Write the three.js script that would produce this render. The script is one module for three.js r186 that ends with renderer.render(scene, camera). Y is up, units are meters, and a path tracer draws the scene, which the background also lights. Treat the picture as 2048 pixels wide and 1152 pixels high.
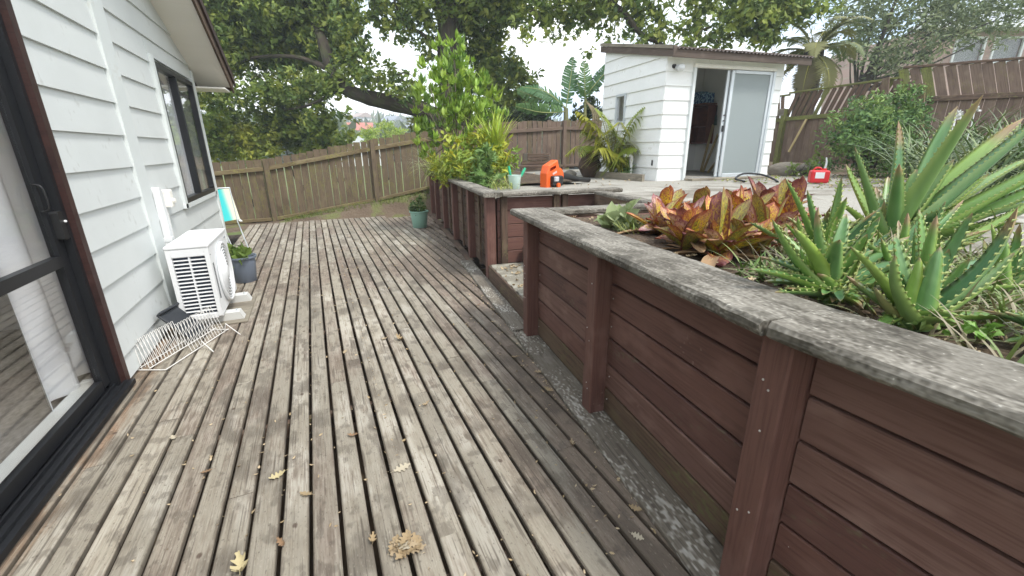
import * as THREE from 'three';
import { mergeGeometries, mergeVertices, toCreasedNormals } from 'three/addons/utils/BufferGeometryUtils.js';
import { RoundedBoxGeometry } from 'three/addons/geometries/RoundedBoxGeometry.js';

// ---------------------------------------------------------------- camera, sky, sun, exposure
const scene = new THREE.Scene();
const camera = new THREE.PerspectiveCamera(67.44, 2048 / 1152, 0.05, 3000);
{
  const rad = Math.PI / 180, p = 18 * rad, y = 24 * rad, r = -0.5 * rad;
  const F = new THREE.Vector3(Math.sin(y) * Math.cos(p), -Math.sin(p), -Math.cos(y) * Math.cos(p));
  const R0 = new THREE.Vector3(Math.cos(y), 0, Math.sin(y)), U0 = new THREE.Vector3().crossVectors(R0, F);
  const R = R0.clone().multiplyScalar(Math.cos(r)).addScaledVector(U0, Math.sin(r));
  const U = U0.clone().multiplyScalar(Math.cos(r)).addScaledVector(R0, -Math.sin(r));
  camera.quaternion.setFromRotationMatrix(new THREE.Matrix4().makeBasis(R, U, F.clone().negate()));
  camera.position.set(0, 1.5, 0);
}
const renderer = new THREE.WebGLRenderer({ antialias: true });
renderer.setSize(1024, 576);
renderer.toneMapping = THREE.LinearToneMapping;
renderer.toneMappingExposure = 2.3;
renderer.shadowMap.enabled = true;

// seeded random numbers and value noise
function rng(seed) { let a = seed >>> 0; return () => { a = (a + 0x6D2B79F5) >>> 0; let t = a; t = Math.imul(t ^ (t >>> 15), t | 1); t ^= t + Math.imul(t ^ (t >>> 7), t | 61); return ((t ^ (t >>> 14)) >>> 0) / 4294967296; }; }
const TAB = new Float32Array(65536); { const r = rng(77); for (let i = 0; i < 65536; i++) TAB[i] = r(); }
function vn(x, y, px = 256, py = 256) {
  const xi = Math.floor(x), yi = Math.floor(y), fx = x - xi, fy = y - yi;
  const x0 = ((xi % px) + px) % px, x1 = (x0 + 1) % px, y0 = ((yi % py) + py) % py, y1 = (y0 + 1) % py;
  const sx = fx * fx * (3 - 2 * fx), sy = fy * fy * (3 - 2 * fy);
  const a = TAB[(y0 & 255) * 256 + (x0 & 255)], b = TAB[(y0 & 255) * 256 + (x1 & 255)], c = TAB[(y1 & 255) * 256 + (x0 & 255)], d = TAB[(y1 & 255) * 256 + (x1 & 255)];
  return a + (b - a) * sx + (c - a) * sy + (a - b - c + d) * sx * sy;
}
function fbm(x, y, oct = 4, px = 256, py = 256) { let s = 0, a = 0.5, n = 0; for (let i = 0; i < oct; i++) { s += a * vn(x + i * 37, y + i * 17, px, py); n += a; a *= 0.5; x *= 2; y *= 2; px = Math.min(256, px * 2); py = Math.min(256, py * 2); } return s / n; }
const clamp = (x, a = 0, b = 1) => Math.min(b, Math.max(a, x)), sst = (a, b, x) => { const t = clamp((x - a) / (b - a)); return t * t * (3 - 2 * t); };
const mix3 = (a, b, t) => [a[0] + (b[0] - a[0]) * t, a[1] + (b[1] - a[1]) * t, a[2] + (b[2] - a[2]) * t];

{ // bright thin overcast with faint blue
  const w = 1024, h = 512, d = new Float32Array(w * h * 4);
  for (let j = 0; j < h; j++) for (let i = 0; i < w; i++) {
    const el = (j / h - 0.5) * Math.PI, cz = Math.cos(el), az = i / w * Math.PI * 2;
    const c = sst(0.30, 0.60, fbm(i / w * 12, j / h * 10, 5, 12, 256) * 0.75 + 0.25 * fbm(i / w * 48, j / h * 40, 3, 48, 256));
    const col = mix3([0.38, 0.53, 0.74], [0.97, 0.98, 1.0], c), k = (j * w + i) * 4;
    d[k] = col[0]; d[k + 1] = col[1]; d[k + 2] = col[2]; d[k + 3] = 1;
  }
  const t = new THREE.DataTexture(d, w, h, THREE.RGBAFormat, THREE.FloatType);
  t.mapping = THREE.EquirectangularReflectionMapping; t.magFilter = t.minFilter = THREE.LinearFilter; t.needsUpdate = true;
  scene.background = t; scene.environment = t;
}
const sun = new THREE.DirectionalLight(new THREE.Color(1, 0.96, 0.9), 1.5);
sun.position.set(9, 22, 7); sun.target.position.set(2, 0, -6); sun.castShadow = true; sun.shadow.radius = 22;
sun.shadow.mapSize.set(2048, 2048); Object.assign(sun.shadow.camera, { left: -25, right: 25, top: 25, bottom: -25, near: 1, far: 80 });
sun.name = 'sun'; scene.add(sun, sun.target);
scene.fog = new THREE.FogExp2(new THREE.Color(0.80, 0.88, 0.95), 0.0022);

// ---------------------------------------------------------------- helpers
const V = (x, y, z) => new THREE.Vector3(x, y, z), names = new Map();
function numbered(n) { const k = names.get(n) || 0; names.set(n, k + 1); return k ? `${n}_${String(k).padStart(3, '0')}` : n; }
function tag(o, label, category, group, kind) { if (label) o.userData.label = label; if (category) o.userData.category = category; if (group) o.userData.group = group; if (kind) o.userData.kind = kind; return o; }
function thing(name, label, category, pos = [0, 0, 0], turn = 0, group) { const o = new THREE.Group(); o.name = numbered(name); o.position.set(...pos); o.rotation.y = turn; scene.add(o); return tag(o, label, category, group); }
function struct(name, label) { const o = new THREE.Group(); o.name = numbered(name); scene.add(o); o.userData.kind = 'structure'; if (label) { o.userData.label = label; } return o; }
function part(name, geo, mat, parent, pos, rot) { const m = new THREE.Mesh(geo, mat); m.name = parent === scene ? numbered(name) : name; m.castShadow = m.receiveShadow = true; if (pos) m.position.set(...pos); if (rot) m.rotation.set(...rot); parent.add(m); return m; }
function group(name, parent, pos = [0, 0, 0], rot = [0, 0, 0]) { const g = new THREE.Group(); g.name = name; g.position.set(...pos); g.rotation.set(...rot); parent.add(g); return g; }

// bar: a long piece along x with a polygon section in (y, z); uv in metres, grain along u
function prism(sec, L, { ou = 0, ov = 0, segs = 1, jit = 0, seed = 1, planar = null, slant = 0 } = {}) {
  const n = sec.length, pos = [], uv = [], r = rng(seed), rings = [];
  const per = [0]; for (let i = 0; i < n; i++) { const a = sec[i], b = sec[(i + 1) % n]; per.push(per[i] + Math.hypot(b[0] - a[0], b[1] - a[1])); }
  for (let s = 0; s <= segs; s++) rings.push(sec.map(([y, z]) => { const x = -L / 2 + L * s / segs + slant * z; return [x, y + (r() - 0.5) * jit, z + (r() - 0.5) * jit]; }));
  const P = (q, u, v) => { pos.push(q[0], q[1], q[2]); uv.push(u, v); };
  for (let s = 0; s < segs; s++) for (let i = 0; i < n; i++) {
    const j = (i + 1) % n, a = rings[s][i], b = rings[s][j], c = rings[s + 1][j], d = rings[s + 1][i];
    const ua = a[0] + ou, ud = d[0] + ou, va = per[i] + ov, vb = per[i + 1] + ov;
    P(a, ua, va); P(d, ud, va); P(c, ud, vb); P(a, ua, va); P(c, ud, vb); P(b, ua, vb);
  }
  for (const [ring, sg] of [[rings[0], -1], [rings[segs], 1]]) for (let i = 1; i < n - 1; i++) {
    const t = sg < 0 ? [ring[0], ring[i], ring[i + 1]] : [ring[0], ring[i + 1], ring[i]];
    for (const q of t) P(q, q[1] + ou, q[2] + ov);
  }
  const g = new THREE.BufferGeometry();
  g.setAttribute('position', new THREE.Float32BufferAttribute(pos, 3)); g.setAttribute('uv', new THREE.Float32BufferAttribute(uv, 2));
  g.computeVertexNormals(); return g;
}
const rectSec = (T, W, b = 0) => b ? [[-T / 2 + b, -W / 2], [-T / 2, -W / 2 + b], [-T / 2, W / 2 - b], [-T / 2 + b, W / 2], [T / 2 - b, W / 2], [T / 2, W / 2 - b], [T / 2, -W / 2 + b], [T / 2 - b, -W / 2]] : [[-T / 2, -W / 2], [-T / 2, W / 2], [T / 2, W / 2], [T / 2, -W / 2]];
const pr = rng(4242);
// piece of timber from A to B: width W across, thickness T along 'up'
function beam(name, A, B, W, T, mat, parent, up = [0, 1, 0], o = {}) {
  const a = V(...A), b = V(...B), d = b.clone().sub(a), L = d.length(); d.normalize();
  const y = V(...up).addScaledVector(d, -V(...up).dot(d)).normalize(), z = new THREE.Vector3().crossVectors(d, y);
  const m = part(name, prism(rectSec(T, W, o.bevel ?? 0.004), L, { ou: pr() * 7, ov: pr() * 7, seed: pr() * 1e9, ...o }), mat, parent);
  m.quaternion.setFromRotationMatrix(new THREE.Matrix4().makeBasis(d, y, z)); m.position.copy(a).add(b).multiplyScalar(0.5); return m;
}
function box(name, w, h, d, mat, parent, pos, rot, bev = 0.004) { // w along x (grain), h y, d z
  return part(name, prism(rectSec(h, d, Math.min(bev, h / 3, d / 3)), w, { ou: pr() * 5, ov: pr() * 5 }), mat, parent, pos, rot);
}
function tube(pts, r, seg = 24, rad = 8, closed = false) { return new THREE.TubeGeometry(new THREE.CatmullRomCurve3(pts.map((p) => V(...p)), closed, 'catmullrom', 0.5), seg, r, rad, closed); }
function wire(pts, r, rad = 6) { const g = []; for (let i = 0; i < pts.length - 1; i++) { const a = V(...pts[i]), b = V(...pts[i + 1]), L = a.distanceTo(b), c = new THREE.CylinderGeometry(r, r, L + r, rad, 1); c.applyQuaternion(new THREE.Quaternion().setFromUnitVectors(V(0, 1, 0), b.clone().sub(a).normalize())); c.translate((a.x + b.x) / 2, (a.y + b.y) / 2, (a.z + b.z) / 2); g.push(c); } return mergeGeometries(g); }
// tapered limb through points with radii
function limb(pts, radii, rad = 10, seg = 30, rough = 0, seed = 3) {
  const c = new THREE.CatmullRomCurve3(pts.map((p) => V(...p)), false, 'catmullrom', 0.5), fr = c.computeFrenetFrames(seg), pos = [], uv = [], idx = [], L = c.getLength();
  for (let i = 0; i <= seg; i++) {
    const t = i / seg, p = c.getPoint(t), f = t * (radii.length - 1), k = Math.min(radii.length - 2, Math.floor(f)), r0 = radii[k] + (radii[k + 1] - radii[k]) * (f - k);
    for (let j = 0; j <= rad; j++) { const a = j / rad * Math.PI * 2, rr = r0 * (1 + rough * (vn(j % rad * 1.3 + seed, t * L * 2.2) - 0.5)); const q = p.clone().addScaledVector(fr.normals[i], Math.cos(a) * rr).addScaledVector(fr.binormals[i], Math.sin(a) * rr); pos.push(q.x, q.y, q.z); uv.push(t * L, a * r0); }
  }
  for (let i = 0; i < seg; i++) for (let j = 0; j < rad; j++) { const a = i * (rad + 1) + j, b = a + rad + 1; idx.push(a, b, a + 1, b, b + 1, a + 1); }
  const g = new THREE.BufferGeometry(); g.setAttribute('position', new THREE.Float32BufferAttribute(pos, 3)); g.setAttribute('uv', new THREE.Float32BufferAttribute(uv, 2)); g.setIndex(idx); g.computeVertexNormals(); return g;
}
// flat polygon [u, v] pairs given thickness; map(u, v, t) gives the 3-D point, t = 0 back, 1 front
function slab(poly, map, su = 1) {
  const pos = [], uv = [], n = poly.length, o = [pr() * 5, pr() * 5];
  const P = (p, t, e = 0) => { const q = map(p[0], p[1], t); pos.push(q[0], q[1], q[2]); uv.push(p[0] * su + o[0], p[1] + o[1] + e); };
  for (let i = 1; i < n - 1; i++) { P(poly[0], 1); P(poly[i], 1); P(poly[i + 1], 1); P(poly[0], 0); P(poly[i + 1], 0); P(poly[i], 0); }
  for (let i = 0; i < n; i++) { const a = poly[i], b = poly[(i + 1) % n]; P(a, 0); P(b, 0); P(b, 1, 0.02); P(a, 0); P(b, 1, 0.02); P(a, 1, 0.02); }
  const g = new THREE.BufferGeometry(); g.setAttribute('position', new THREE.Float32BufferAttribute(pos, 3)); g.setAttribute('uv', new THREE.Float32BufferAttribute(uv, 2)); g.computeVertexNormals(); return g;
}
function clip(poly, f) { const out = []; for (let i = 0; i < poly.length; i++) { const a = poly[i], b = poly[(i + 1) % poly.length], fa = f(a), fb = f(b); if (fa >= 0) out.push(a); if (fa * fb < 0) { const t = fa / (fa - fb); out.push([a[0] + (b[0] - a[0]) * t, a[1] + (b[1] - a[1]) * t]); } } return out; }

// ---------------------------------------------------------------- textures and materials
function tex(w, h, su, sv, fn, srgb = true) {
  const d = new Uint8Array(w * h * 4);
  for (let j = 0; j < h; j++) for (let i = 0; i < w; i++) { const c = fn(i / w, j / h), k = (j * w + i) * 4; if (typeof c === 'number') d[k] = d[k + 1] = d[k + 2] = clamp(c, 0, 1) * 255; else { d[k] = clamp(c[0], 0, 255); d[k + 1] = clamp(c[1], 0, 255); d[k + 2] = clamp(c[2], 0, 255); } d[k + 3] = 255; }
  const t = new THREE.DataTexture(d, w, h); t.wrapS = t.wrapT = THREE.RepeatWrapping; t.magFilter = THREE.LinearFilter; t.minFilter = THREE.LinearFilter; if (srgb) t.colorSpace = THREE.SRGBColorSpace; t.repeat.set(1 / su, 1 / sv); t.needsUpdate = true; return t;
}
const mat = (o) => new THREE.MeshStandardMaterial({ roughness: 0.8, ...o });
const lin = (r, g, b) => new THREE.Color().setRGB(r, g, b);
// timber: grain along u, colours given in sRGB
function timber(base, dark, light, { size = [2.4, 0.8], lichen = null, lichenAmt = 0, fleck = null, rough = 0.85, bump = 0.002, contrast = 1 } = {}) {
  const grain = (u, v) => 0.55 * fbm(u * 6, v * 90, 3, 6, 90) + 0.45 * fbm(u * 24, v * 200, 2, 24, 200);
  const c = tex(1024, 512, ...size, (u, v) => {
    const g = grain(u, v), p = fbm(u * 5, v * 3, 4, 5, 3), q = fbm(u * 14, v * 9, 4, 14, 9);
    let col = mix3(base, dark, clamp(sst(0.42, 0.75, g) * 0.7 * contrast + sst(0.5, 0.75, p) * 0.5)); col = mix3(col, light, sst(0.56, 0.8, q) * 0.55 * contrast);
    if (lichen) col = mix3(col, lichen, sst(0.62 - lichenAmt * 0.3, 0.85 - lichenAmt * 0.3, 0.6 * fbm(u * 8, v * 6, 4, 8, 6) + 0.4 * vn(u * 120, v * 80, 120, 80)) * 0.85);
    if (fleck) col = mix3(col, fleck, sst(0.80, 0.9, vn(u * 150, v * 60, 150, 60) * 0.6 + 0.4 * p) * 0.8);
    return col;
  });
  const b = tex(512, 512, ...size, (u, v) => grain(u, v), false);
  return mat({ map: c, bumpMap: b, bumpScale: bump, roughness: rough });
}
const M = {};
M.brown = timber([112, 78, 68], [92, 62, 54], [128, 96, 86], { bump: 0.0016, contrast: 1.1, fleck: [138, 112, 102], rough: 0.72 });
M.brownFaded = timber([120, 90, 80], [100, 71, 62], [140, 112, 102], { bump: 0.002, contrast: 1.2, fleck: [150, 126, 114], rough: 0.8 });
M.brownDeep = timber([102, 70, 62], [82, 54, 48], [118, 86, 76], { bump: 0.0016, contrast: 1.1, lichen: [104, 92, 72], lichenAmt: 0.05, rough: 0.7 });
const BROWNS = [M.brown, M.brown, M.brownFaded, M.brownDeep];
M.brownOld = timber([98, 78, 64], [66, 52, 42], [124, 106, 88], { bump: 0.003, lichen: [112, 108, 72], lichenAmt: 0.1 });
M.brownMossy = timber([106, 86, 68], [82, 64, 52], [116, 104, 76], { bump: 0.002, lichen: [104, 102, 66], lichenAmt: 0.15 });
{ // old coping: dark lichen crust, pale worn wood showing in streaks and patches
  const g = (u, v) => 0.5 * fbm(u * 5, v * 60, 3, 5, 60) + 0.5 * fbm(u * 20, v * 150, 2, 20, 150), c = tex(1024, 1024, 2.2, 1.1, (u, v) => { const q = g(u, v), pt = fbm(u * 7, v * 5, 5, 7, 5), bl = fbm(u * 26, v * 16, 4, 26, 16), f = vn(u * 250, v * 130, 250, 130); let x = mix3([118, 113, 103], [88, 83, 74], sst(0.42, 0.64, bl)); x = mix3(x, [126, 121, 110], sst(0.5, 0.7, q) * 0.4); x = mix3(x, [154, 149, 138], sst(0.46, 0.66, pt * 0.5 + q * 0.25 + bl * 0.15 + f * 0.1) * 0.65); x = mix3(x, [60, 56, 48], sst(0.6, 0.75, fbm(u * 12 + 5, v * 9, 4, 12, 9)) * 0.4); x = mix3(x, [206, 202, 190], sst(0.93, 0.98, f) * 0.7); return x.map((y) => y + (f - 0.5) * 26); });
  M.cap = mat({ map: c, bumpMap: tex(1024, 1024, 2.2, 1.1, (u, v) => 0.5 * g(u, v) + 0.3 * fbm(u * 40, v * 24, 4, 40, 24) + 0.2 * vn(u * 250, v * 130, 250, 130), false), bumpScale: 0.008, roughness: 0.92 });
}
M.fence = timber([108, 93, 74], [84, 70, 57], [126, 112, 86], { lichen: [112, 108, 60], lichenAmt: 0.26, bump: 0.003 });
M.fenceB = timber([116, 98, 84], [92, 75, 65], [134, 117, 100], { bump: 0.003, lichen: [110, 100, 66], lichenAmt: 0.08 });
M.fenceRail = timber([122, 108, 78], [92, 76, 54], [146, 134, 104], { lichen: [134, 130, 70], lichenAmt: 0.28, bump: 0.003 });
M.fenceGreen = timber([106, 108, 62], [84, 80, 48], [126, 128, 78], { lichen: [120, 126, 60], lichenAmt: 0.4, bump: 0.003 });
M.pale = timber([186, 166, 120], [160, 136, 92], [204, 186, 146], { bump: 0.001 });
M.basePlate = timber([116, 108, 96], [86, 78, 68], [136, 129, 118], { bump: 0.004, lichen: [186, 182, 172], lichenAmt: 0.42, contrast: 1.2 });
M.greyWood = timber([140, 132, 116], [104, 96, 84], [168, 160, 144], { bump: 0.004 });
M.roofTrim = timber([92, 80, 71], [72, 61, 54], [112, 99, 89], { bump: 0.001 });
const paint = (r, g, b, d, rough) => mat({ map: tex(512, 512, 1.6, 1.6, (u, v) => { const n = fbm(u * 7, v * 7, 5, 7, 7), s = sst(0.66, 0.82, 0.5 * n + 0.5 * fbm(u * 40, v * 30, 3, 40, 30)); return mix3([r + (n - 0.5) * 9, g + (n - 0.5) * 9, b + (n - 0.5) * 9], d, s * 0.5); }), roughness: rough });
M.siding = paint(207, 211, 209, [172, 174, 168], 0.55);
M.shed = paint(236, 237, 234, [196, 194, 182], 0.6);
M.trim = paint(214, 219, 217, [198, 198, 190], 0.5);
M.cream = paint(238, 235, 226, [212, 206, 192], 0.7);
M.alu = mat({ color: lin(0.018, 0.019, 0.022), roughness: 0.38, metalness: 0.3 });
M.reveal = timber([58, 34, 30], [42, 24, 22], [72, 46, 40], { bump: 0.0006, rough: 0.5 });
M.silver = mat({ color: lin(0.62, 0.66, 0.68), roughness: 0.42, metalness: 0.35 });
M.glass = new THREE.MeshPhysicalMaterial({ color: 0xffffff, transmission: 1, thickness: 0, roughness: 0.02, ior: 1.5 });
M.frosted = new THREE.MeshPhysicalMaterial({ color: lin(0.50, 0.56, 0.56), transmission: 0.5, thickness: 0, roughness: 0.55, ior: 1.5, bumpMap: tex(256, 256, 0.12, 0.12, (u, v) => fbm(u * 32, v * 32, 2, 32, 32), false), bumpScale: 0.002 });
M.white = mat({ color: lin(0.76, 0.77, 0.77), roughness: 0.42 });
M.whitePlastic = mat({ color: lin(0.60, 0.60, 0.57), roughness: 0.5 });
M.dark = mat({ color: lin(0.02, 0.024, 0.032), roughness: 0.6 });
M.black = mat({ color: lin(0.014, 0.014, 0.015), roughness: 0.45 });
M.rubber = mat({ color: lin(0.03, 0.03, 0.032), roughness: 0.7 });
M.curtain = mat({ color: lin(0.78, 0.80, 0.82), roughness: 0.95 });
M.carpet = mat({ map: tex(512, 512, 0.5, 0.5, (u, v) => { const n = vn(u * 180, v * 180, 180, 180) * 30 + fbm(u * 8, v * 8, 3, 8, 8) * 20; return [108 + n, 104 + n, 98 + n]; }), roughness: 0.95 });
M.plaster = mat({ color: lin(0.74, 0.74, 0.71), roughness: 0.9 });
M.concrete = mat({ map: tex(1024, 1024, 3, 3, (u, v) => { const n = fbm(u * 9, v * 9, 5, 9, 9), f = vn(u * 256, v * 256), s = sst(0.52, 0.7, fbm(u * 5 + 3, v * 5, 4, 5, 5)); let c = mix3([150, 146, 136], [118, 112, 101], s); c = mix3(c, [172, 168, 158], sst(0.6, 0.8, n) * 0.6); return c.map((x) => x + (f - 0.5) * 26); }), bumpMap: tex(512, 512, 1, 1, (u, v) => fbm(u * 60, v * 60, 3, 60, 60), false), bumpScale: 0.003, roughness: 0.92 });
M.stepConcrete = mat({ map: tex(512, 512, 0.8, 0.8, (u, v) => { const n = fbm(u * 10, v * 10, 5, 10, 10), f = vn(u * 120, v * 120, 120, 120); let c = mix3([128, 122, 108], [160, 156, 142], sst(0.4, 0.7, n)); c = mix3(c, [202, 196, 180], sst(0.86, 0.95, f)); return mix3(c, [76, 70, 58], sst(0.16, 0.06, f) * 0.8); }), roughness: 0.95 });
M.soil = mat({ map: tex(1024, 1024, 2, 2, (u, v) => { const n = fbm(u * 12, v * 12, 5, 12, 12), f = vn(u * 200, v * 200, 200, 200); let c = mix3([66, 54, 43], [98, 82, 64], n); c = mix3(c, [146, 124, 92], sst(0.88, 0.97, f)); return c.map((x) => x + (f - 0.5) * 24); }), bumpMap: tex(512, 512, 1, 1, (u, v) => fbm(u * 24, v * 24, 4, 24, 24), false), bumpScale: 0.03, roughness: 1 });
M.bank = mat({ map: tex(1024, 1024, 2, 2, (u, v) => { const n = fbm(u * 8, v * 8, 5, 8, 8), f = vn(u * 220, v * 220, 220, 220); let c = mix3([88, 74, 60], [112, 97, 80], n); c = mix3(c, [104, 112, 62], sst(0.52, 0.66, fbm(u * 6 + 9, v * 6, 4, 6, 6)) * 0.7); return c.map((x) => x + (f - 0.5) * 28); }), bumpMap: tex(512, 512, 1, 1, (u, v) => fbm(u * 30, v * 30, 4, 30, 30), false), bumpScale: 0.02, roughness: 1 });
M.grass = mat({ map: tex(512, 512, 4, 4, (u, v) => { const n = fbm(u * 20, v * 20, 5, 20, 20); return mix3([70, 84, 38], [110, 118, 60], n); }), roughness: 1 });
M.bark = mat({ map: tex(512, 512, 1.6, 1.6, (u, v) => { const n = fbm(u * 6, v * 26, 4, 6, 26), m = fbm(u * 9, v * 9, 4, 9, 9); return mix3(mix3([50, 43, 36], [80, 71, 60], n), [70, 74, 46], sst(0.5, 0.7, m) * 0.7); }), bumpMap: tex(512, 512, 1.6, 1.6, (u, v) => fbm(u * 6, v * 26, 4, 6, 26), false), bumpScale: 0.05, roughness: 1 });

// ---------------------------------------------------------------- ground, deck
{
  const g = new THREE.PlaneGeometry(1600, 1600, 1, 1); g.rotateX(-Math.PI / 2); g.attributes.uv.array.forEach((_, i, a) => { a[i] *= 1600; });
  const m = part('ground', g, M.grass, scene, [0, -0.75, -300]); m.userData.kind = 'structure';
  const s = part('deck_underside_soil', new THREE.PlaneGeometry(6, 14).rotateX(-Math.PI / 2), M.soil, scene, [0.8, -0.42, -5]); s.userData.kind = 'structure';
}
const WA = -7.46 * Math.PI / 180; // the retaining wall runs a little askew of the deck boards
const DX0 = -1.36, DW = 4.2, DZ0 = 0.6, DL = 11.4, PITCH = 0.1165, GAP = 0.015, NB = 36;
const wallX = (z) => 1.058 - 0.131 * z;
{
  const r = rng(11), boards = [];
  for (let i = 0; i < NB; i++) { const j = []; let z = 0.5 - r() * 2.2; while (z > -10.5) { j.push(z); z -= 0.45 * (4 + Math.floor(r() * 6)); } boards.push(j); }
  const segOf = (i, z) => { let k = 0; const j = boards[i]; while (k < j.length && z < j[k]) k++; return i * 37 + k * 11; };
  const TH = new Float32Array(6000); for (let i = 0; i < 6000; i++) TH[i] = r();
  const colour = (x, z) => {
    const i = clamp(Math.floor((x - DX0) / PITCH), 0, NB - 1), s = segOf(i, z), a = TH[s], b = TH[s + 3], sh = a * 40;
    const grain = 0.4 * fbm(x * 70 + sh, z * 5 + sh, 3) + 0.3 * vn(x * 230 + sh, z * 16) + 0.3 * fbm(x * 24 + sh, z * 14, 3);
    const patch = fbm(x * 1.3 + 5, z * 0.6 + sh * 0.25, 4), blot = fbm(x * 8 + sh, z * 3 + sh, 4), speck = vn(x * 70 + sh, z * 26);
    // how much of the old red brown stain is left on the boards
    const left = 0.30 + 0.55 * sst(0.3, 1.0, (x - 0.5 + 0.13 * (z + 4)) * 0.9) + 0.30 * sst(-4.3, -5.6, z) * sst(-7.6, -6.0, z) + 0.16 * sst(-7.5, -9.5, z) + 0.5 * sst(-1.12, -1.24, x) * sst(-5, -3.8, z);
    const stain = sst(0.40, 0.62, patch * 0.55 + blot * 0.30 + left * 0.42 + (b - 0.5) * 0.08 - 0.15 + (grain - 0.5) * 0.25);
    let c = mix3([150, 142, 127], [174, 167, 153], sst(0.45, 0.7, blot)); c = mix3(c, [134, 124, 108], sst(0.45, 0.72, grain) * 0.6);
    let st = mix3([112, 95, 83], [94, 80, 70], sst(0.4, 0.7, grain)); st = mix3(st, [118, 103, 87], TH[s + 5] * 0.6);
    if (x < -1.02 && z > -5) st = mix3(st, [134, 96, 66], sst(-1.05, -1.2, x) * 0.8);
    c = mix3(c, st, stain * 0.72);
    c = mix3(c, [178, 171, 158], sst(0.80, 0.92, speck) * 0.55 * stain * sst(-3.5, -5, z)); // worn flecks
    c = mix3(c, [74, 66, 57], Math.max(sst(0.56, 0.74, fbm(x * 6 + 40, z * 3.4 + sh * 0.2, 4)), sst(0.58, 0.72, fbm(x * 22 + sh, z * 15 + sh, 4)) * 0.7) * 0.46); // mildew blotches
    c = mix3(c, [60, 52, 44], sst(0.80, 0.9, vn(x * 180 + sh, z * 3.6 + sh)) * 0.4); // checks along the grain
    const e = (x - DX0) / PITCH - i; c = mix3(c, [92, 80, 66], (sst(0.10, 0.03, e) + sst(0.80, 0.86, e)) * 0.35); // darker brown along both long edges of each board
    const kx = vn(i * 7.3, Math.floor(z * 0.9) * 3.1), kz = (z * 0.9 - Math.floor(z * 0.9)); const dk = Math.hypot((e - 0.2 - kx * 0.5) * 1.2, (kz - 0.5) * 1.3 / 0.12 * 0.1 * 8); if (TH[s + 7] > 0.72) c = mix3(c, [70, 55, 45], sst(0.13, 0.07, dk) * 0.7);
    const sp = vn(x * 240, z * 110); c = mix3(c, [186, 180, 166], sst(0.86, 0.96, sp) * 0.4); c = mix3(c, [70, 60, 50], sst(0.14, 0.05, sp) * 0.45); const t = 0.94 + 0.12 * a; return [c[0] * t, c[1] * t, c[2] * t];
  };
  const map = tex(2048, 2048, 1, 1, (u, v) => colour(DX0 + u * DW, DZ0 - v * DL));
  const bump = tex(2048, 2048, 1, 1, (u, v) => { const x = DX0 + u * DW, z = DZ0 - v * DL; return 0.45 * vn(x * 230, z * 5) + 0.3 * fbm(x * 100, z * 2.2, 3) + 0.25 * vn(x * 200, z * 60); }, false);
  const dm = mat({ map, bumpMap: bump, bumpScale: 0.004, roughness: 0.88 });
  const deck = struct('deck', 'weathered timber deck with grey and brown boards and dark gaps');
  const put = (i, z0, z1) => {
    if (z0 - z1 < 0.08) return;
    const x = DX0 + (i + 0.5) * PITCH - GAP / 2, W = PITCH - GAP - 0.001 - r() * 0.003, L = z0 - z1 - 0.003;
    const m = part('deck_board', prism(rectSec(0.032, W, 0.0045), L, { segs: Math.max(1, Math.round(L * 2)), jit: 0.002, seed: r() * 1e9 }), dm, deck, [x, -0.016 + (r() - 0.5) * 0.004, (z0 + z1) / 2], [0, Math.PI / 2, 0]);
    const p = m.geometry.attributes.position, uv = m.geometry.attributes.uv;
    for (let k = 0; k < p.count; k++) { const wx = x + p.getZ(k), wz = (z0 + z1) / 2 - p.getX(k); uv.setXY(k, (wx - DX0) / DW, (DZ0 - wz) / DL); }
  };
  for (let i = 0; i < NB; i++) {
    const x = DX0 + (i + 0.5) * PITCH; let zs = 0.5; const ze = x > 1.4 ? -10.15 - r() * 0.1 : -10.55 - r() * 0.02;
    const lim = -(x - 1.1) / 0.131; if (lim < 0.5) zs = lim;
    if (zs - ze < 0.2) continue;
    const cuts = boards[i].filter((z) => z < zs - 0.05 && z > ze + 0.1); let a = zs;
    for (const c of cuts) { put(i, a, c); a = c; } put(i, a, ze);
  }
  for (const z of [-1.2, -2.55, -3.9, -5.25, -6.6, -7.95, -9.3, -10.3]) box('deck_joist', 3.9, 0.1, 0.045, M.brownOld, deck, [0.55, -0.084, z]);
}

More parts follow.
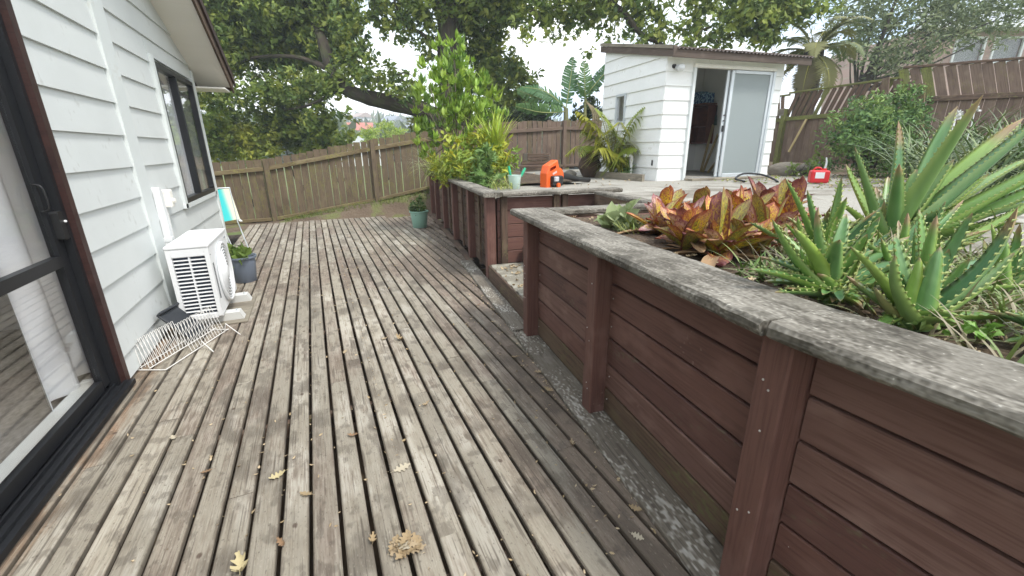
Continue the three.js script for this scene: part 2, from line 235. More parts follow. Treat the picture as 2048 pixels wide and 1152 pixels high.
// ---------------------------------------------------------------- house
{
  const H = thing('house', 'white weatherboard house with dark sliding door and window beside the deck', 'house', [-1.33, 0, 0]);
  const rake = (z) => 2.49 + 0.37 * (z + 7.84), Zc = -7.66, doorZ = -3.42;
  const board = (z0, z1, y0, y1) => {
    let p = [[z0, y0], [z1, y0], [z1, y1], [z0, y1]]; p = clip(p, ([z, y]) => rake(z) + 0.02 - y); if (p.length < 3) return;
    part('weatherboard', slab(p, (z, y, t) => [t ? 0.016 - 0.02 * (y - y0) / (y1 - y0) : -0.014 - 0.002 * ((y - y0) / (y1 - y0)), y, z]), M.siding, H);
  };
  for (let k = -1; k < 17; k++) {
    const y0 = 0.19 + 0.238 * k, y1 = y0 + 0.255; const yb = Math.max(y0, 0.03);
    if (y0 < 2.5) board(doorZ - 0.005, -4.56, yb, y1); else board(1.4, -4.56, yb, y1);
    if (y0 < 0.93 && y1 > 0.93) { board(-4.8, -5.78, yb, y1); board(-5.78, Zc, yb, 0.90); }
    else if (y0 > 0.9 && y0 < 2.35) { board(-4.8, -5.78, yb, y1); if (y1 > 2.4) board(-5.78, Zc, 2.40, y1); }
    else board(-4.8, Zc, yb, y1);
  }
  // wall lining with openings
  const lin2 = (z0, z1, y0, y1) => part('wall', slab(clip([[z0, y0], [z1, y0], [z1, y1], [z0, y1]], ([z, y]) => rake(z) - 0.01 - y), (z, y, t) => [t ? -0.018 : -0.12, y, z]), M.plaster, H);
  lin2(-3.44, -5.80, -0.3, 4.6); lin2(-5.8, -7.54, -0.3, 0.95); lin2(-5.8, -7.54, 2.34, 4.6); lin2(-7.54, Zc + 0.005, -0.3, 3); lin2(1.4, -3.44, 2.46, 4.8); lin2(1.4, 0.9, -0.3, 2.46); lin2(0.9, -3.44, -0.3, -0.02);
  const fw = part('wall', slab([[-1.33, -0.3], [-9, -0.3], [-9, 2.5], [-1.33, 2.5]], (x, y, t) => [x + 1.33 - 0.02, y, Zc + (t ? 0 : 0.1)]), M.plaster, H); // end wall round the corner
  for (let k = 0; k < 10; k++) { const y0 = 0.0 + 0.238 * k; part('weatherboard', slab([[-1.33, y0], [-6, y0], [-6, y0 + 0.25], [-1.33, y0 + 0.25]], (x, y, t) => [x + 1.33 - 0.004, y, Zc - 0.005 - (t ? 0.026 - 0.02 * (y - y0) / 0.25 : 0)]), M.siding, H); }
  part('wall', new THREE.BoxGeometry(0.1, 5, 9.2), M.plaster, H, [-4.5, 2.2, -3.1]); part('wall', new THREE.BoxGeometry(4.4, 5, 0.1), M.plaster, H, [-2.25, 2.2, 1.45]);
  part('wall', new THREE.BoxGeometry(4.3, 2.5, 0.1), M.plaster, H, [-2.3, 1.2, -5.0]);
  part('floor', new THREE.BoxGeometry(4.5, 0.1, 9), M.carpet, H, [-2.35, -0.02, -3.1]);
  part('ceiling', new THREE.BoxGeometry(4.5, 0.06, 9), M.plaster, H, [-2.35, 2.55, -3.1]);
  box('threshold', 0.14, 0.03, 4.2, M.trim, H, [-0.16, 0.055, -1.36]);
  // battens and trims
  box('cover_batten', 0.036, 3.6, 0.24, M.trim, H, [0.008, 1.86, -4.68], undefined, 0.008);
  box('corner_board', 0.05, 2.5, 0.085, M.trim, H, [0.003, 1.27, Zc + 0.015], undefined, 0.006);
  // roof: slope falling to the far corner
  const up = Math.cos(Math.atan(0.37)), sl = Math.atan(0.37);
  const rp = (z, off) => [z, rake(z) + off];
  const strip = (name, x0, x1, o0, o1, z0, z1, m) => part(name, slab([rp(z0, o0), rp(z1, o0), rp(z1, o1), rp(z0, o1)], (z, y, t) => [t ? x1 : x0, y, z]), m, H);
  strip('soffit', -0.02, 0.395, 0, 0.02, -8.12, 1.0, M.cream);
  strip('roof', -7, 0.42, 0.16, 0.21, -8.36, 1.0, M.rubber);
  strip('barge_board', 0.395, 0.42, -0.03, 0.158, -8.22, 1.0, M.brownOld);
  strip('roof_edge', 0.422, 0.445, 0.10, 0.215, -8.30, 1.0, M.reveal);
  part('eave_lining', new THREE.BoxGeometry(7, 0.02, 0.46), M.cream, H, [-3.13, 2.33, -7.93]);
  part('fascia', new THREE.BoxGeometry(7.4, 0.17, 0.025), M.brownOld, H, [-3.31, 2.43, -8.175]);
  // window
  const W = group('window', H, [0, 0, 0]); const wz0 = -5.86, wz1 = -7.48, wy0 = 0.95, wy1 = 2.36, wzc = (wz0 + wz1) / 2, ww = wz0 - wz1;
  const casing = (n, y, z, h, d) => box(n, 0.05, h, d, M.trim, H, [0.012, y, z], undefined, 0.006);
  casing('window_casing', (wy0 + wy1) / 2, wz0 + 0.045, wy1 - wy0 + 0.1, 0.085); casing('window_casing', (wy0 + wy1) / 2, wz1 - 0.035, wy1 - wy0 + 0.1, 0.065); casing('window_sill', wy0 - 0.03, wzc, 0.05, ww + 0.19);
  const fr = (y, z, h, d) => box('frame', 0.07, h, d, M.alu, W, [0.0, y, z], undefined, 0.004);
  fr(wy1 - 0.025, wzc, 0.05, ww); fr(wy0 + 0.025, wzc, 0.05, ww); fr((wy0 + wy1) / 2, wz0 - 0.025, wy1 - wy0 - 0.1, 0.05); fr((wy0 + wy1) / 2, wz1 + 0.025, wy1 - wy0 - 0.1, 0.05); fr((wy0 + wy1) / 2, -6.62, wy1 - wy0 - 0.1, 0.05);
  part('pane', new THREE.BoxGeometry(0.005, 1.32, 0.72), M.glass, W, [-0.012, 1.655, -6.25]); part('pane', new THREE.BoxGeometry(0.005, 1.32, 0.8), M.glass, W, [0.003, 1.655, -7.04]);
  // sliding door: timber reveal, dark frame, glass, mid rail and latch
  const D = group('sliding_door', H, [0, 0, 0]);
  box('reveal', 0.11, 2.44, 0.06, M.reveal, D, [-0.03, 1.25, doorZ + 0.033], undefined, 0.004);
  box('door_frame', 0.09, 2.40, 0.035, M.alu, D, [-0.05, 1.24, doorZ + 0.082], undefined, 0.004);
  const stile = box('door_stile', 0.04, 2.32, 0.085, M.alu, D, [-0.062, 1.24, doorZ + 0.145], undefined, 0.004);
  box('door_sill', 0.15, 0.03, 4.2, M.alu, D, [-0.02, 0.03, doorZ + 2.12], undefined, 0.003); box('sill_track', 0.012, 0.018, 4.1, M.alu, D, [0.02, 0.054, doorZ + 2.1], undefined, 0.002); box('sill_track', 0.012, 0.02, 4.1, M.alu, D, [-0.025, 0.055, doorZ + 2.1], undefined, 0.002);
  box('bottom_rail', 0.038, 0.075, 2.0, M.alu, D, [-0.062, 0.10, doorZ + 1.19], undefined, 0.004);
  box('mid_rail', 0.042, 0.062, 2.0, M.alu, D, [-0.06, 0.905, doorZ + 1.19], undefined, 0.004);
  box('door_stile', 0.04, 2.32, 0.085, M.alu, D, [-0.062, 1.24, doorZ + 2.23], undefined, 0.004);
  part('pane', new THREE.BoxGeometry(0.006, 0.74, 2.0), M.glass, D, [-0.062, 0.505, doorZ + 1.19]); part('pane', new THREE.BoxGeometry(0.006, 1.45, 2.0), M.glass, D, [-0.062, 1.66, doorZ + 1.19]);
  part('pane', new THREE.BoxGeometry(0.006, 2.3, 2.0), M.glass, D, [-0.09, 1.25, doorZ + 3.25]);
  const lt = box('latch', 0.05, 0.16, 0.055, M.black, D, [-0.03, 1.10, doorZ + 0.13], undefined, 0.008); part('latch_button', new THREE.SphereGeometry(0.008, 10, 8), M.white, D, [0.0, 1.12, doorZ + 0.112]);
  part('handle', tube([[0, -0.075, 0], [0.035, -0.06, 0.004], [0.042, 0, 0.006], [0.035, 0.06, 0.004], [0, 0.075, 0]], 0.005, 20, 8), M.black, D, [-0.05, 1.26, doorZ + 0.20]);
  // curtain hanging inside
  const cv = (x, z0, z1, y0, y1, amp, n) => { const pos = [], idx = [], uv = [], N = 90, Q = 6; for (let j = 0; j <= Q; j++) for (let i = 0; i <= N; i++) { const t = i / N, y = y0 + (y1 - y0) * j / Q, s = Math.sin(t * Math.PI * 2 * n) + 0.4 * Math.sin(t * 23 + j * 0.15); pos.push(x + amp * s * (1.15 - 0.3 * j / Q), y + 0.012 * Math.sin(t * 17), z0 + (z1 - z0) * t + 0.01 * Math.sin(j + t * 9)); uv.push(t * 2, y); } for (let j = 0; j < Q; j++) for (let i = 0; i < N; i++) { const a = j * (N + 1) + i; idx.push(a, a + 1, a + N + 1, a + 1, a + N + 2, a + N + 1); } const g = new THREE.BufferGeometry(); g.setAttribute('position', new THREE.Float32BufferAttribute(pos, 3)); g.setAttribute('uv', new THREE.Float32BufferAttribute(uv, 2)); g.setIndex(idx); g.computeVertexNormals(); return g; };
  const cm = M.curtain.clone(); cm.side = THREE.DoubleSide;
  tag(part('curtain', cv(-1.58, -3.95, -3.05, 0.06, 2.4, 0.045, 3.2), cm, scene), 'white fabric curtain gathered inside the sliding glass door', 'curtain');
  tag(part('net_curtain', cv(-1.50, -5.75, -7.5, 0.9, 2.4, 0.02, 12), cm, scene), 'pale curtain drawn behind the far window of the house', 'curtain');
}
// electrics and pipes on the house wall
{
  const c = thing('pipe_duct', 'white pipe duct running down the house wall to the heat pump', 'duct', [-1.30, 0, -4.90]);
  box('duct_cover', 0.055, 0.74, 0.075, M.white, c, [0.01, 0.82, 0], undefined, 0.012); box('duct_joint', 0.064, 0.05, 0.086, M.white, c, [0.011, 0.72, 0], undefined, 0.01);
  part('pipe_tail', tube([[0.01, 0.46, 0], [0.02, 0.36, -0.02], [0.06, 0.28, -0.06], [0.10, 0.26, -0.12]], 0.022, 18, 10), M.rubber, c); part('pipe_tail', tube([[0.0, 0.46, 0.05], [0.0, 0.25, 0.06], [0.01, 0.06, 0.03]], 0.012, 14, 8), M.greyWood, c);
  const s = thing('isolator_switch', 'white electrical isolator box on the wall under the window edge', 'switch box', [-1.285, 1.07, -5.13]);
  part('housing', new RoundedBoxGeometry(0.075, 0.16, 0.11, 3, 0.012), M.cream, s); part('rotary_knob', new THREE.CylinderGeometry(0.02, 0.022, 0.025, 16).rotateZ(Math.PI / 2), M.cream, s, [0.048, -0.02, 0]); part('conduit', tube([[0, -0.08, 0], [0, -0.3, 0.0], [0.0, -0.55, 0.01]], 0.008, 10, 8), M.whitePlastic, s, [-0.02, 0, 0.03]);
}
// ---------------------------------------------------------------- heat pump
{
  const a = thing('heat_pump', 'white outdoor heat pump unit with slatted side and round fan grille', 'heat pump', [-1.04, 0.085, -4.74]);
  const X = 0.30, Y = 0.66, Z = 0.86;
  const body = part('casing', new RoundedBoxGeometry(X, Y - 0.02, Z - 0.05, 4, 0.02), M.white, a, [0, Y / 2, -0.025]);
  part('top_panel', new RoundedBoxGeometry(X + 0.014, 0.03, Z + 0.012, 3, 0.012), M.white, a, [0, Y - 0.008, 0]);
  part('coil', new THREE.BoxGeometry(X - 0.05, Y - 0.1, 0.012), mat({ color: lin(0.022, 0.034, 0.06), roughness: 0.5 }), a, [0, Y / 2, Z / 2 - 0.046]);
  for (const s of [-1, 1]) box('side_frame', 0.034, Y - 0.03, 0.05, M.white, a, [s * (X / 2 - 0.017), Y / 2, Z / 2 - 0.026], undefined, 0.008);
  box('side_frame', X - 0.07, 0.05, 0.05, M.white, a, [0, 0.03, Z / 2 - 0.026], undefined, 0.006); box('side_frame', X - 0.07, 0.07, 0.05, M.white, a, [0, Y - 0.058, Z / 2 - 0.026], undefined, 0.006);
  box('mullion', 0.012, Y - 0.15, 0.03, M.white, a, [0.0, Y / 2 - 0.01, Z / 2 - 0.024], undefined, 0.003);
  for (let i = 0; i < 15; i++) box('slat', X - 0.072, 0.006, 0.022, M.white, a, [0, 0.085 + i * 0.0325, Z / 2 - 0.018], [0.25, 0, 0], 0.002);
  // fan grille on the deck side
  const g = group('fan_grille', a, [X / 2 + 0.004, Y / 2 - 0.01, 0.0]); const R = 0.275;
  part('fan_opening', new THREE.CylinderGeometry(R, R, 0.006, 48).rotateZ(Math.PI / 2), mat({ color: lin(0.34, 0.36, 0.37), roughness: 0.6 }), g, [-0.002, 0, 0]);
  for (let k = 0; k < 9; k++) part('ring', new THREE.TorusGeometry(0.05 + k * 0.0275, k === 8 ? 0.014 : 0.0068, 6, 48).rotateY(Math.PI / 2), M.white, g, [0.012 + 0.014 * Math.cos(k / 8 * 1.5), 0, 0]);
  for (let k = 0; k < 16; k++) { const q = k / 16 * Math.PI * 2; part('spoke', wire([[0.022, Math.cos(q) * 0.05, Math.sin(q) * 0.05], [0.012, Math.cos(q + 0.18) * R, Math.sin(q + 0.18) * R]], 0.0045, 5), M.white, g); }
  part('hub', new THREE.CylinderGeometry(0.05, 0.052, 0.016, 24).rotateZ(Math.PI / 2), M.white, g, [0.024, 0, 0]);
  for (let k = 0; k < 26; k++) box('side_slot', 0.004, 0.006, 0.03, M.dark, a, [X / 2 + 0.0005, 0.17 + k * 0.0125, Z / 2 - 0.075], undefined, 0);
  part('badge', new THREE.BoxGeometry(0.003, 0.014, 0.07), mat({ color: lin(0.35, 0.37, 0.4) }), a, [X / 2 + 0.001, Y - 0.07, -0.33]);
  part('screw', new THREE.CylinderGeometry(0.005, 0.005, 0.003, 8).rotateZ(Math.PI / 2), M.dark, a, [X / 2 + 0.001, Y - 0.09, Z / 2 - 0.03]);
  for (const z of [0.26, -0.28]) { const f = thing('mounting_block', z > 0 ? 'white plastic mounting block under the near end of the heat pump' : 'white plastic mounting block under the far end of the heat pump', 'block', [-1.0, 0.0, -4.74 + z], 0, 'heat pump feet'); part('block', slab([[-0.24, 0.002], [0.25, 0.002], [0.215, 0.083], [-0.24, 0.083]], (x, y, t) => [x, y, t ? 0.055 : -0.055]), M.whitePlastic, f); part('bolt', new THREE.CylinderGeometry(0.008, 0.008, 0.02, 6), M.silver, f, [0.19, 0.09, 0]); }
  tag(part('base_sheet', prism(rectSec(0.012, 0.80, 0.003), 0.50, {}), M.greyWood, scene, [-0.97, 0.0075, -4.74]), 'thin weathered wooden sheet lying on the boards beneath the heat pump', 'sheet');
}
// ---------------------------------------------------------------- dish rack, black tray, pots, folded chair
{
  const d = thing('dish_rack', 'white wire dish rack lying on the deck by the house wall', 'dish rack', [-1.07, 0.006, -3.92], -0.42); d.scale.setScalar(0.92);
  const w = mat({ color: lin(0.74, 0.72, 0.68), roughness: 0.45 });
  for (const x of [-0.13, 0.10]) part('rail', wire([[x, 0.006, 0.42], [x, 0.012, -0.36]], 0.0045), w, d);
  part('rail', wire([[-0.02, 0.02, 0.42], [-0.02, 0.02, -0.36]], 0.0045), w, d); part('leg', wire([[0.10, 0.006, 0.02], [0.12, 0.06, 0.02], [0.26, 0.0, 0.10]], 0.0045), w, d); part('leg', wire([[0.10, 0.006, -0.30], [0.13, 0.09, -0.30], [0.27, 0.0, -0.26]], 0.0045), w, d);
  part('leg', wire([[-0.13, 0.006, 0.42], [0.10, 0.006, 0.42]], 0.0045), w, d); part('leg', wire([[-0.13, 0.006, -0.36], [0.10, 0.006, -0.36]], 0.0045), w, d);
  const tn = wire([[-0.10, 0.0, 0], [-0.16, 0.21, -0.05], [-0.145, 0.215, -0.05], [-0.04, 0.012, 0]], 0.0024, 5), tm = wire([[-0.02, 0.01, 0], [-0.06, 0.22, -0.06], [-0.045, 0.225, -0.06], [0.08, 0.004, 0]], 0.0024, 5);
  for (let k = 0; k < 13; k++) part('tine', tn, w, d, [0, 0.006, 0.40 - k * 0.033]); for (let k = 0; k < 13; k++) part('tine', tm, w, d, [0, 0.006, 0.10 - k * 0.036]);
  const t = thing('plastic_tray', 'black plastic tray leaning in the corner behind the dish rack', 'tray', [-1.22, 0.0, -4.20], -0.3);
  const tm2 = mat({ color: lin(0.03, 0.034, 0.04), roughness: 0.55 });
  part('base', new RoundedBoxGeometry(0.02, 0.30, 0.24, 2, 0.008), tm2, t, [0.07, 0.135, 0], [0, 0, 0.75]); part('rim', new RoundedBoxGeometry(0.05, 0.02, 0.25, 2, 0.008), tm2, t, [-0.015, 0.255, 0], [0, 0, 0.75]); part('rim', new RoundedBoxGeometry(0.05, 0.02, 0.25, 2, 0.008), tm2, t, [0.185, 0.042, 0], [0, 0, 0.75]);
}
function pot(name, label, pos, r0, r1, h, m, gr) {
  const p = thing(name, label, 'plant pot', pos, 0, gr); const t = 0.006;
  part('body', new THREE.LatheGeometry([[0.001, 0.002], [r0, 0.002], [r1 - 0.004, h - 0.035], [r1 - 0.004, h - 0.03], [r1 + 0.012, h - 0.028], [r1 + 0.014, h], [r1 + 0.004, h], [r1 - t - 0.004, h - 0.03], [r0 - t, 0.02], [0.001, 0.02]].map(([a, b]) => new THREE.Vector2(a, b)), 40), m, p);
  part('potting_soil', new THREE.CylinderGeometry(r1 - 0.014, r1 - 0.016, 0.03, 28), M.soil, p, [0, h - 0.06, 0]); return p;
}
pot('plant_pot', 'grey plastic pot with a leafy plant behind the heat pump', [-0.90, 0, -5.86], 0.115, 0.145, 0.31, mat({ color: lin(0.16, 0.19, 0.24), roughness: 0.5 }));
pot('plant_pot', 'pale green plastic pot standing on the far deck near the retaining wall', [1.83, 0, -8.62], 0.135, 0.175, 0.33, mat({ color: lin(0.30, 0.52, 0.42), roughness: 0.5 }));
{
  const c = thing('folded_chair', 'folded teal and white fabric beach chair leaning at the far house corner', 'chair', [-1.30, 0, -8.05], 0.25); c.scale.set(0.85, 0.84, 0.85);
  const f = mat({ map: tex(256, 256, 1, 1, (u, v) => { const s = sst(0.4, 0.75, u); return mix3([70, 206, 206], [232, 232, 206], s); }), roughness: 0.85 });
  part('fabric', new THREE.BoxGeometry(0.30, 0.58, 0.012).translate(0, 0.3, 0), f, c, [0.03, 0.52, 0.02], [-0.16, 0, 0.1]);
  for (const s of [-1, 1]) part('frame_tube', wire([[s * 0.17 - 0.05, 1.12, -0.07], [s * 0.13 + 0.0, 0.5, 0.03], [s * 0.12 + 0.08, 0.0, 0.16]], 0.011, 8), M.silver, c);
  part('frame_tube', wire([[-0.22, 1.12, -0.07], [0.12, 1.12, -0.07]], 0.011, 8), M.silver, c); part('armrest', new RoundedBoxGeometry(0.05, 0.02, 0.22, 2, 0.008), M.white, c, [0.17, 0.52, 0.06]);
}

// ---------------------------------------------------------------- retaining walls, steps, upper terrace (local frame: x to the right of the wall face, z = -t along it)
const WO = [1.058, 0, 0];
const wl = (x, y, t) => { const c = Math.cos(WA), s = Math.sin(WA); return [WO[0] + x * c + -t * s, y, -x * s - t * c]; };
const TY = 0.93;
function capBeam(w, A, B, W, T, o = {}) { return beam('coping', A, B, W, T, M.cap, w, [0, 1, 0], { bevel: 0.012, segs: 40, jit: 0.0045, ...o }); }
{
  const w = thing('near_retaining_wall', 'dark brown timber retaining wall with weathered grey coping at right foreground', 'wall', WO, WA);
  const ts = [2.99, 1.86, 0.72, -0.42, -1.5], bx = (t) => t < 0.72 ? (0.72 - t) * 0.16 : 0; // the last bays turn slightly outward
  for (const t of ts) beam('post', [0.05 + bx(t), 0.022, -t], [0.05 + bx(t), 0.984, -t], 0.105, 0.12, M.brown, w, [1, 0, 0], { bevel: 0.006 });
  const hs = [0.155, 0.155, 0.152, 0.155, 0.15, 0.15]; const rr = rng(5);
  for (let k = 0; k < ts.length - 1; k++) {
    let y = 0.03; hs.forEach((h, i) => { const m = (i === 0 && k < 2) || (i === 0 && k === 2) ? M.brownMossy : BROWNS[Math.floor(rr() * 4)]; beam('wall_board', [0.096 + bx(ts[k]) + rr() * 0.005, y + h / 2, -(ts[k] - 0.056)], [0.096 + bx(ts[k + 1]) + rr() * 0.005, y + h / 2, -(ts[k + 1] + 0.056)], h - 0.008, 0.035, m, w, [1, 0, 0], { bevel: 0.005 }); y += h + 0.003; });
    part('backing', new THREE.BoxGeometry(0.02, 0.93, ts[k] - ts[k + 1]), M.soil, w, [0.15 + (bx(ts[k]) + bx(ts[k + 1])) / 2, 0.47, -(ts[k] + ts[k + 1]) / 2], [0, Math.atan2(bx(ts[k + 1]) - bx(ts[k]), ts[k] - ts[k + 1]), 0]);
  }
  { const gs = [], q = rng(8); for (let k = 0; k < 4; k++) for (let i = 0; i < 6; i++) for (const e of [0, 1]) { if (q() < 0.3) continue; const t = e ? ts[k] - 0.085 - q() * 0.02 : ts[k + 1] + 0.085 + q() * 0.02; gs.push(new THREE.SphereGeometry(0.0042, 6, 4).translate(0.0775 + bx(t), 0.11 + i * 0.156 + (q() - 0.5) * 0.05, -t)); } for (const t of ts) for (let i = 0; i < 5; i++) gs.push(new THREE.SphereGeometry(0.0042, 6, 4).translate(-0.0105 + bx(t), 0.15 + q() * 0.75, -t + (q() - 0.5) * 0.06)); part('nails', mergeGeometries(gs), mat({ color: lin(0.5, 0.46, 0.42), roughness: 0.6 }), w).userData.kind = 'stuff'; }
  capBeam(w, [0.085, 1.008, -3.22], [0.085, 1.008, -0.74], 0.295, 0.048); capBeam(w, [0.087, 1.0095, -0.742], [0.087 + bx(-1.7), 1.0095, 1.7], 0.29, 0.048);
  // return beside the steps
  capBeam(w, [0.24, 1.006, -3.13], [1.75, 1.002, -3.16], 0.17, 0.048);
  for (let i = 0; i < 6; i++) beam('wall_board', [0.12, 0.105 + i * 0.156, -3.075], [1.7, 0.105 + i * 0.156, -3.075], 0.15, 0.035, M.brown, w, [0, 0, 1], { bevel: 0.005 });
  beam('base_plate', [0.0, 0.013, -3.05], [0.0, 0.013, 1.6], 0.185, 0.03, M.basePlate, w, [0, 1, 0], { bevel: 0.005, segs: 20, jit: 0.004 });
}
{
  const w = thing('far_retaining_wall', 'dark brown timber retaining wall with close posts beside the far deck', 'wall', wl(0.085, 0, 0), WA);
  const ts = [4.72, 5.80, 7.12, 8.28, 9.45, 10.4];
  for (const t of ts) beam('post', [0.05, 0.022, -t], [0.05, 0.981, -t], 0.11, 0.11, M.brown, w, [1, 0, 0], { bevel: 0.006 });
  for (let k = 0; k < ts.length - 1; k++) { for (let i = 0; i < 6; i++) beam('wall_board', [0.10, 0.11 + i * 0.158, -(ts[k] + 0.057)], [0.10, 0.11 + i * 0.158, -(ts[k + 1] - 0.057)], 0.15, 0.035, M.brownOld, w, [1, 0, 0], { bevel: 0.005 }); part('backing', new THREE.BoxGeometry(0.02, 0.93, ts[k + 1] - ts[k]), M.soil, w, [0.14, 0.47, -(ts[k] + ts[k + 1]) / 2]); }
  for (const t of [5.25, 6.45, 7.7]) beam('batten', [0.045, 0.05, -t], [0.045, 0.98, -t], 0.05, 0.03, M.brownOld, w, [1, 0, 0]);
  capBeam(w, [0.05, 1.006, -4.56], [0.05, 1.006, -10.5], 0.22, 0.048);
  capBeam(w, [0.165, 1.004, -4.655], [1.66, 1.004, -4.655], 0.20, 0.046);
  // return facing the steps
  for (let i = 0; i < 6; i++) beam('wall_board', [0.13, 0.105 + i * 0.156, -4.70], [1.6, 0.105 + i * 0.156, -4.70], 0.15, 0.04, M.brown, w, [0, 0, 1], { bevel: 0.005 });
  for (const x of [0.20, 0.84, 0.95, 1.53]) beam('post', [x, 0.1, -4.66], [x, 0.98, -4.66], x === 0.84 || x === 0.95 ? 0.07 : 0.075, 0.06, M.brownOld, w, [0, 0, 1]);
  beam('base_plate', [-0.09, 0.013, -3.1], [-0.09, 0.013, -5.6], 0.16, 0.03, M.basePlate, w, [0, 1, 0], { bevel: 0.005, segs: 14, jit: 0.004 });
  beam('base_plate', [-0.02, 0.010, -5.62], [-0.02, 0.010, -10.3], 0.10, 0.024, M.brownOld, w, [0, 1, 0], { bevel: 0.005 });
}
{
  const s = thing('garden_steps', 'concrete steps with timber risers climbing between the two retaining walls', 'steps', WO, WA);
  [[0.10, 0.20], [0.52, 0.40], [0.90, 0.61], [1.22, 0.80]].forEach(([x, y], i) => {
    beam('riser', [x, y / 2 + 0.0, -3.18], [x, y / 2 + 0.0, -4.63], y - 0.01, 0.035, i ? M.brownOld : M.brownOld, s, [1, 0, 0], { bevel: 0.006 });
    part('tread', prism(rectSec(0.05, 1.46, 0.004), 0.40, {}), M.stepConcrete, s, [x + 0.2, y - 0.03, -3.905]);
  });
  beam('riser', [1.38, 0.88, -3.2], [1.40, 0.88, -4.55], 0.22, 0.05, M.brownOld, s, [1, 0, 0]); beam('coping', [1.42, 0.985, -3.24], [1.44, 0.985, -4.56], 0.14, 0.045, M.cap, s, [0, 1, 0], { bevel: 0.01, segs: 20, jit: 0.006 });
}
{ // terrace paving and soil beds as sheets with real edges
  const shape = (pts) => { const s = new THREE.Shape(pts.map(([x, t]) => new THREE.Vector2(x, t))); const g = new THREE.ShapeGeometry(s); g.rotateX(-Math.PI / 2); return g; };
  const put = (name, pts, y, m, label) => { const g = shape(pts); const o = part(name, g, m, scene, [WO[0], y, WO[2]]); o.rotation.y = WA; o.userData.kind = 'structure'; if (label) o.userData.label = label; return o; };
  put('patio', [[0.22, 4.78], [0.22, 11.0], [14, 11.0], [14, -2], [1.9, -2], [1.9, 3.22], [1.5, 3.22], [1.5, 4.78]], TY, M.concrete, 'worn grey concrete patio on the upper terrace');
  const mound = (name, x0, x1, t0, t1, y, h, m, n = 40, f = null) => { const g = new THREE.PlaneGeometry(x1 - x0, t1 - t0, n, n); g.rotateX(-Math.PI / 2); const p = g.attributes.position, uv = g.attributes.uv; for (let i = 0; i < p.count; i++) { const x = p.getX(i) + (x0 + x1) / 2, t = -p.getZ(i) + (t0 + t1) / 2, e = Math.min(x - x0, x1 - x, t - t0, t1 - t); p.setXYZ(i, x, (f ? f(x, t) : y) + h * (fbm(x * 2.3 + 9, t * 2.3, 4) - 0.45) * clamp(e * 6) , -t); uv.setXY(i, x, t); } g.computeVertexNormals(); const o = part(name, g, m, scene, [WO[0], 0, WO[2]]); o.rotation.y = WA; o.userData.kind = 'structure'; return o; };
  mound('planter_soil', 0.15, 1.92, -1.9, 3.06, 0.955, 0.09, M.soil, 60);
  mound('shrub_bed_soil', 0.23, 2.1, 6.4, 10.9, 0.97, 0.08, M.soil, 40);
  mound('garden_bed_soil', 7.4, 13, -3, 9.8, 0, 0.22, M.bank, 60, (x, t) => 0.91 + 0.50 * sst(7.4, 10.0, x - 0.12 * t + 0.2));
  // bank between the deck and the far fence, in world axes
  const g = new THREE.PlaneGeometry(7.4, 1.6, 60, 16); g.rotateX(-Math.PI / 2); const p = g.attributes.position; for (let i = 0; i < p.count; i++) { const x = p.getX(i) + 1.0, z = p.getZ(i) - 10.75, k = sst(-10.35, -11.0, z); p.setXYZ(i, x, -0.05 + k * (fenceRail(x) + 0.02) + 0.06 * (fbm(x * 3, z * 3, 3) - 0.5), z); g.attributes.uv.setXY(i, x, z); } g.computeVertexNormals(); const o = part('fence_bank', g, M.bank, scene); o.userData.kind = 'structure';
}
function lerpT(tab, x) { for (let i = 0; i < tab.length - 1; i++) if (x <= tab[i + 1][0]) { const [a, b] = tab[i], [c, d] = tab[i + 1]; return b + (d - b) * clamp((x - a) / (c - a)); } return tab[tab.length - 1][1]; }
function fenceTop(x) { return lerpT([[-4, 1.05], [-1.87, 1.26], [-0.92, 1.31], [1.34, 1.70], [2.84, 1.955], [4.64, 2.154], [8.2, 2.245]], x); }
function fenceRail(x) { return lerpT([[-4, -0.05], [-0.87, 0.0], [0.2, 0.17], [1.35, 0.31], [2.75, 0.50], [4.4, 0.98], [9, 1.0]], x); }

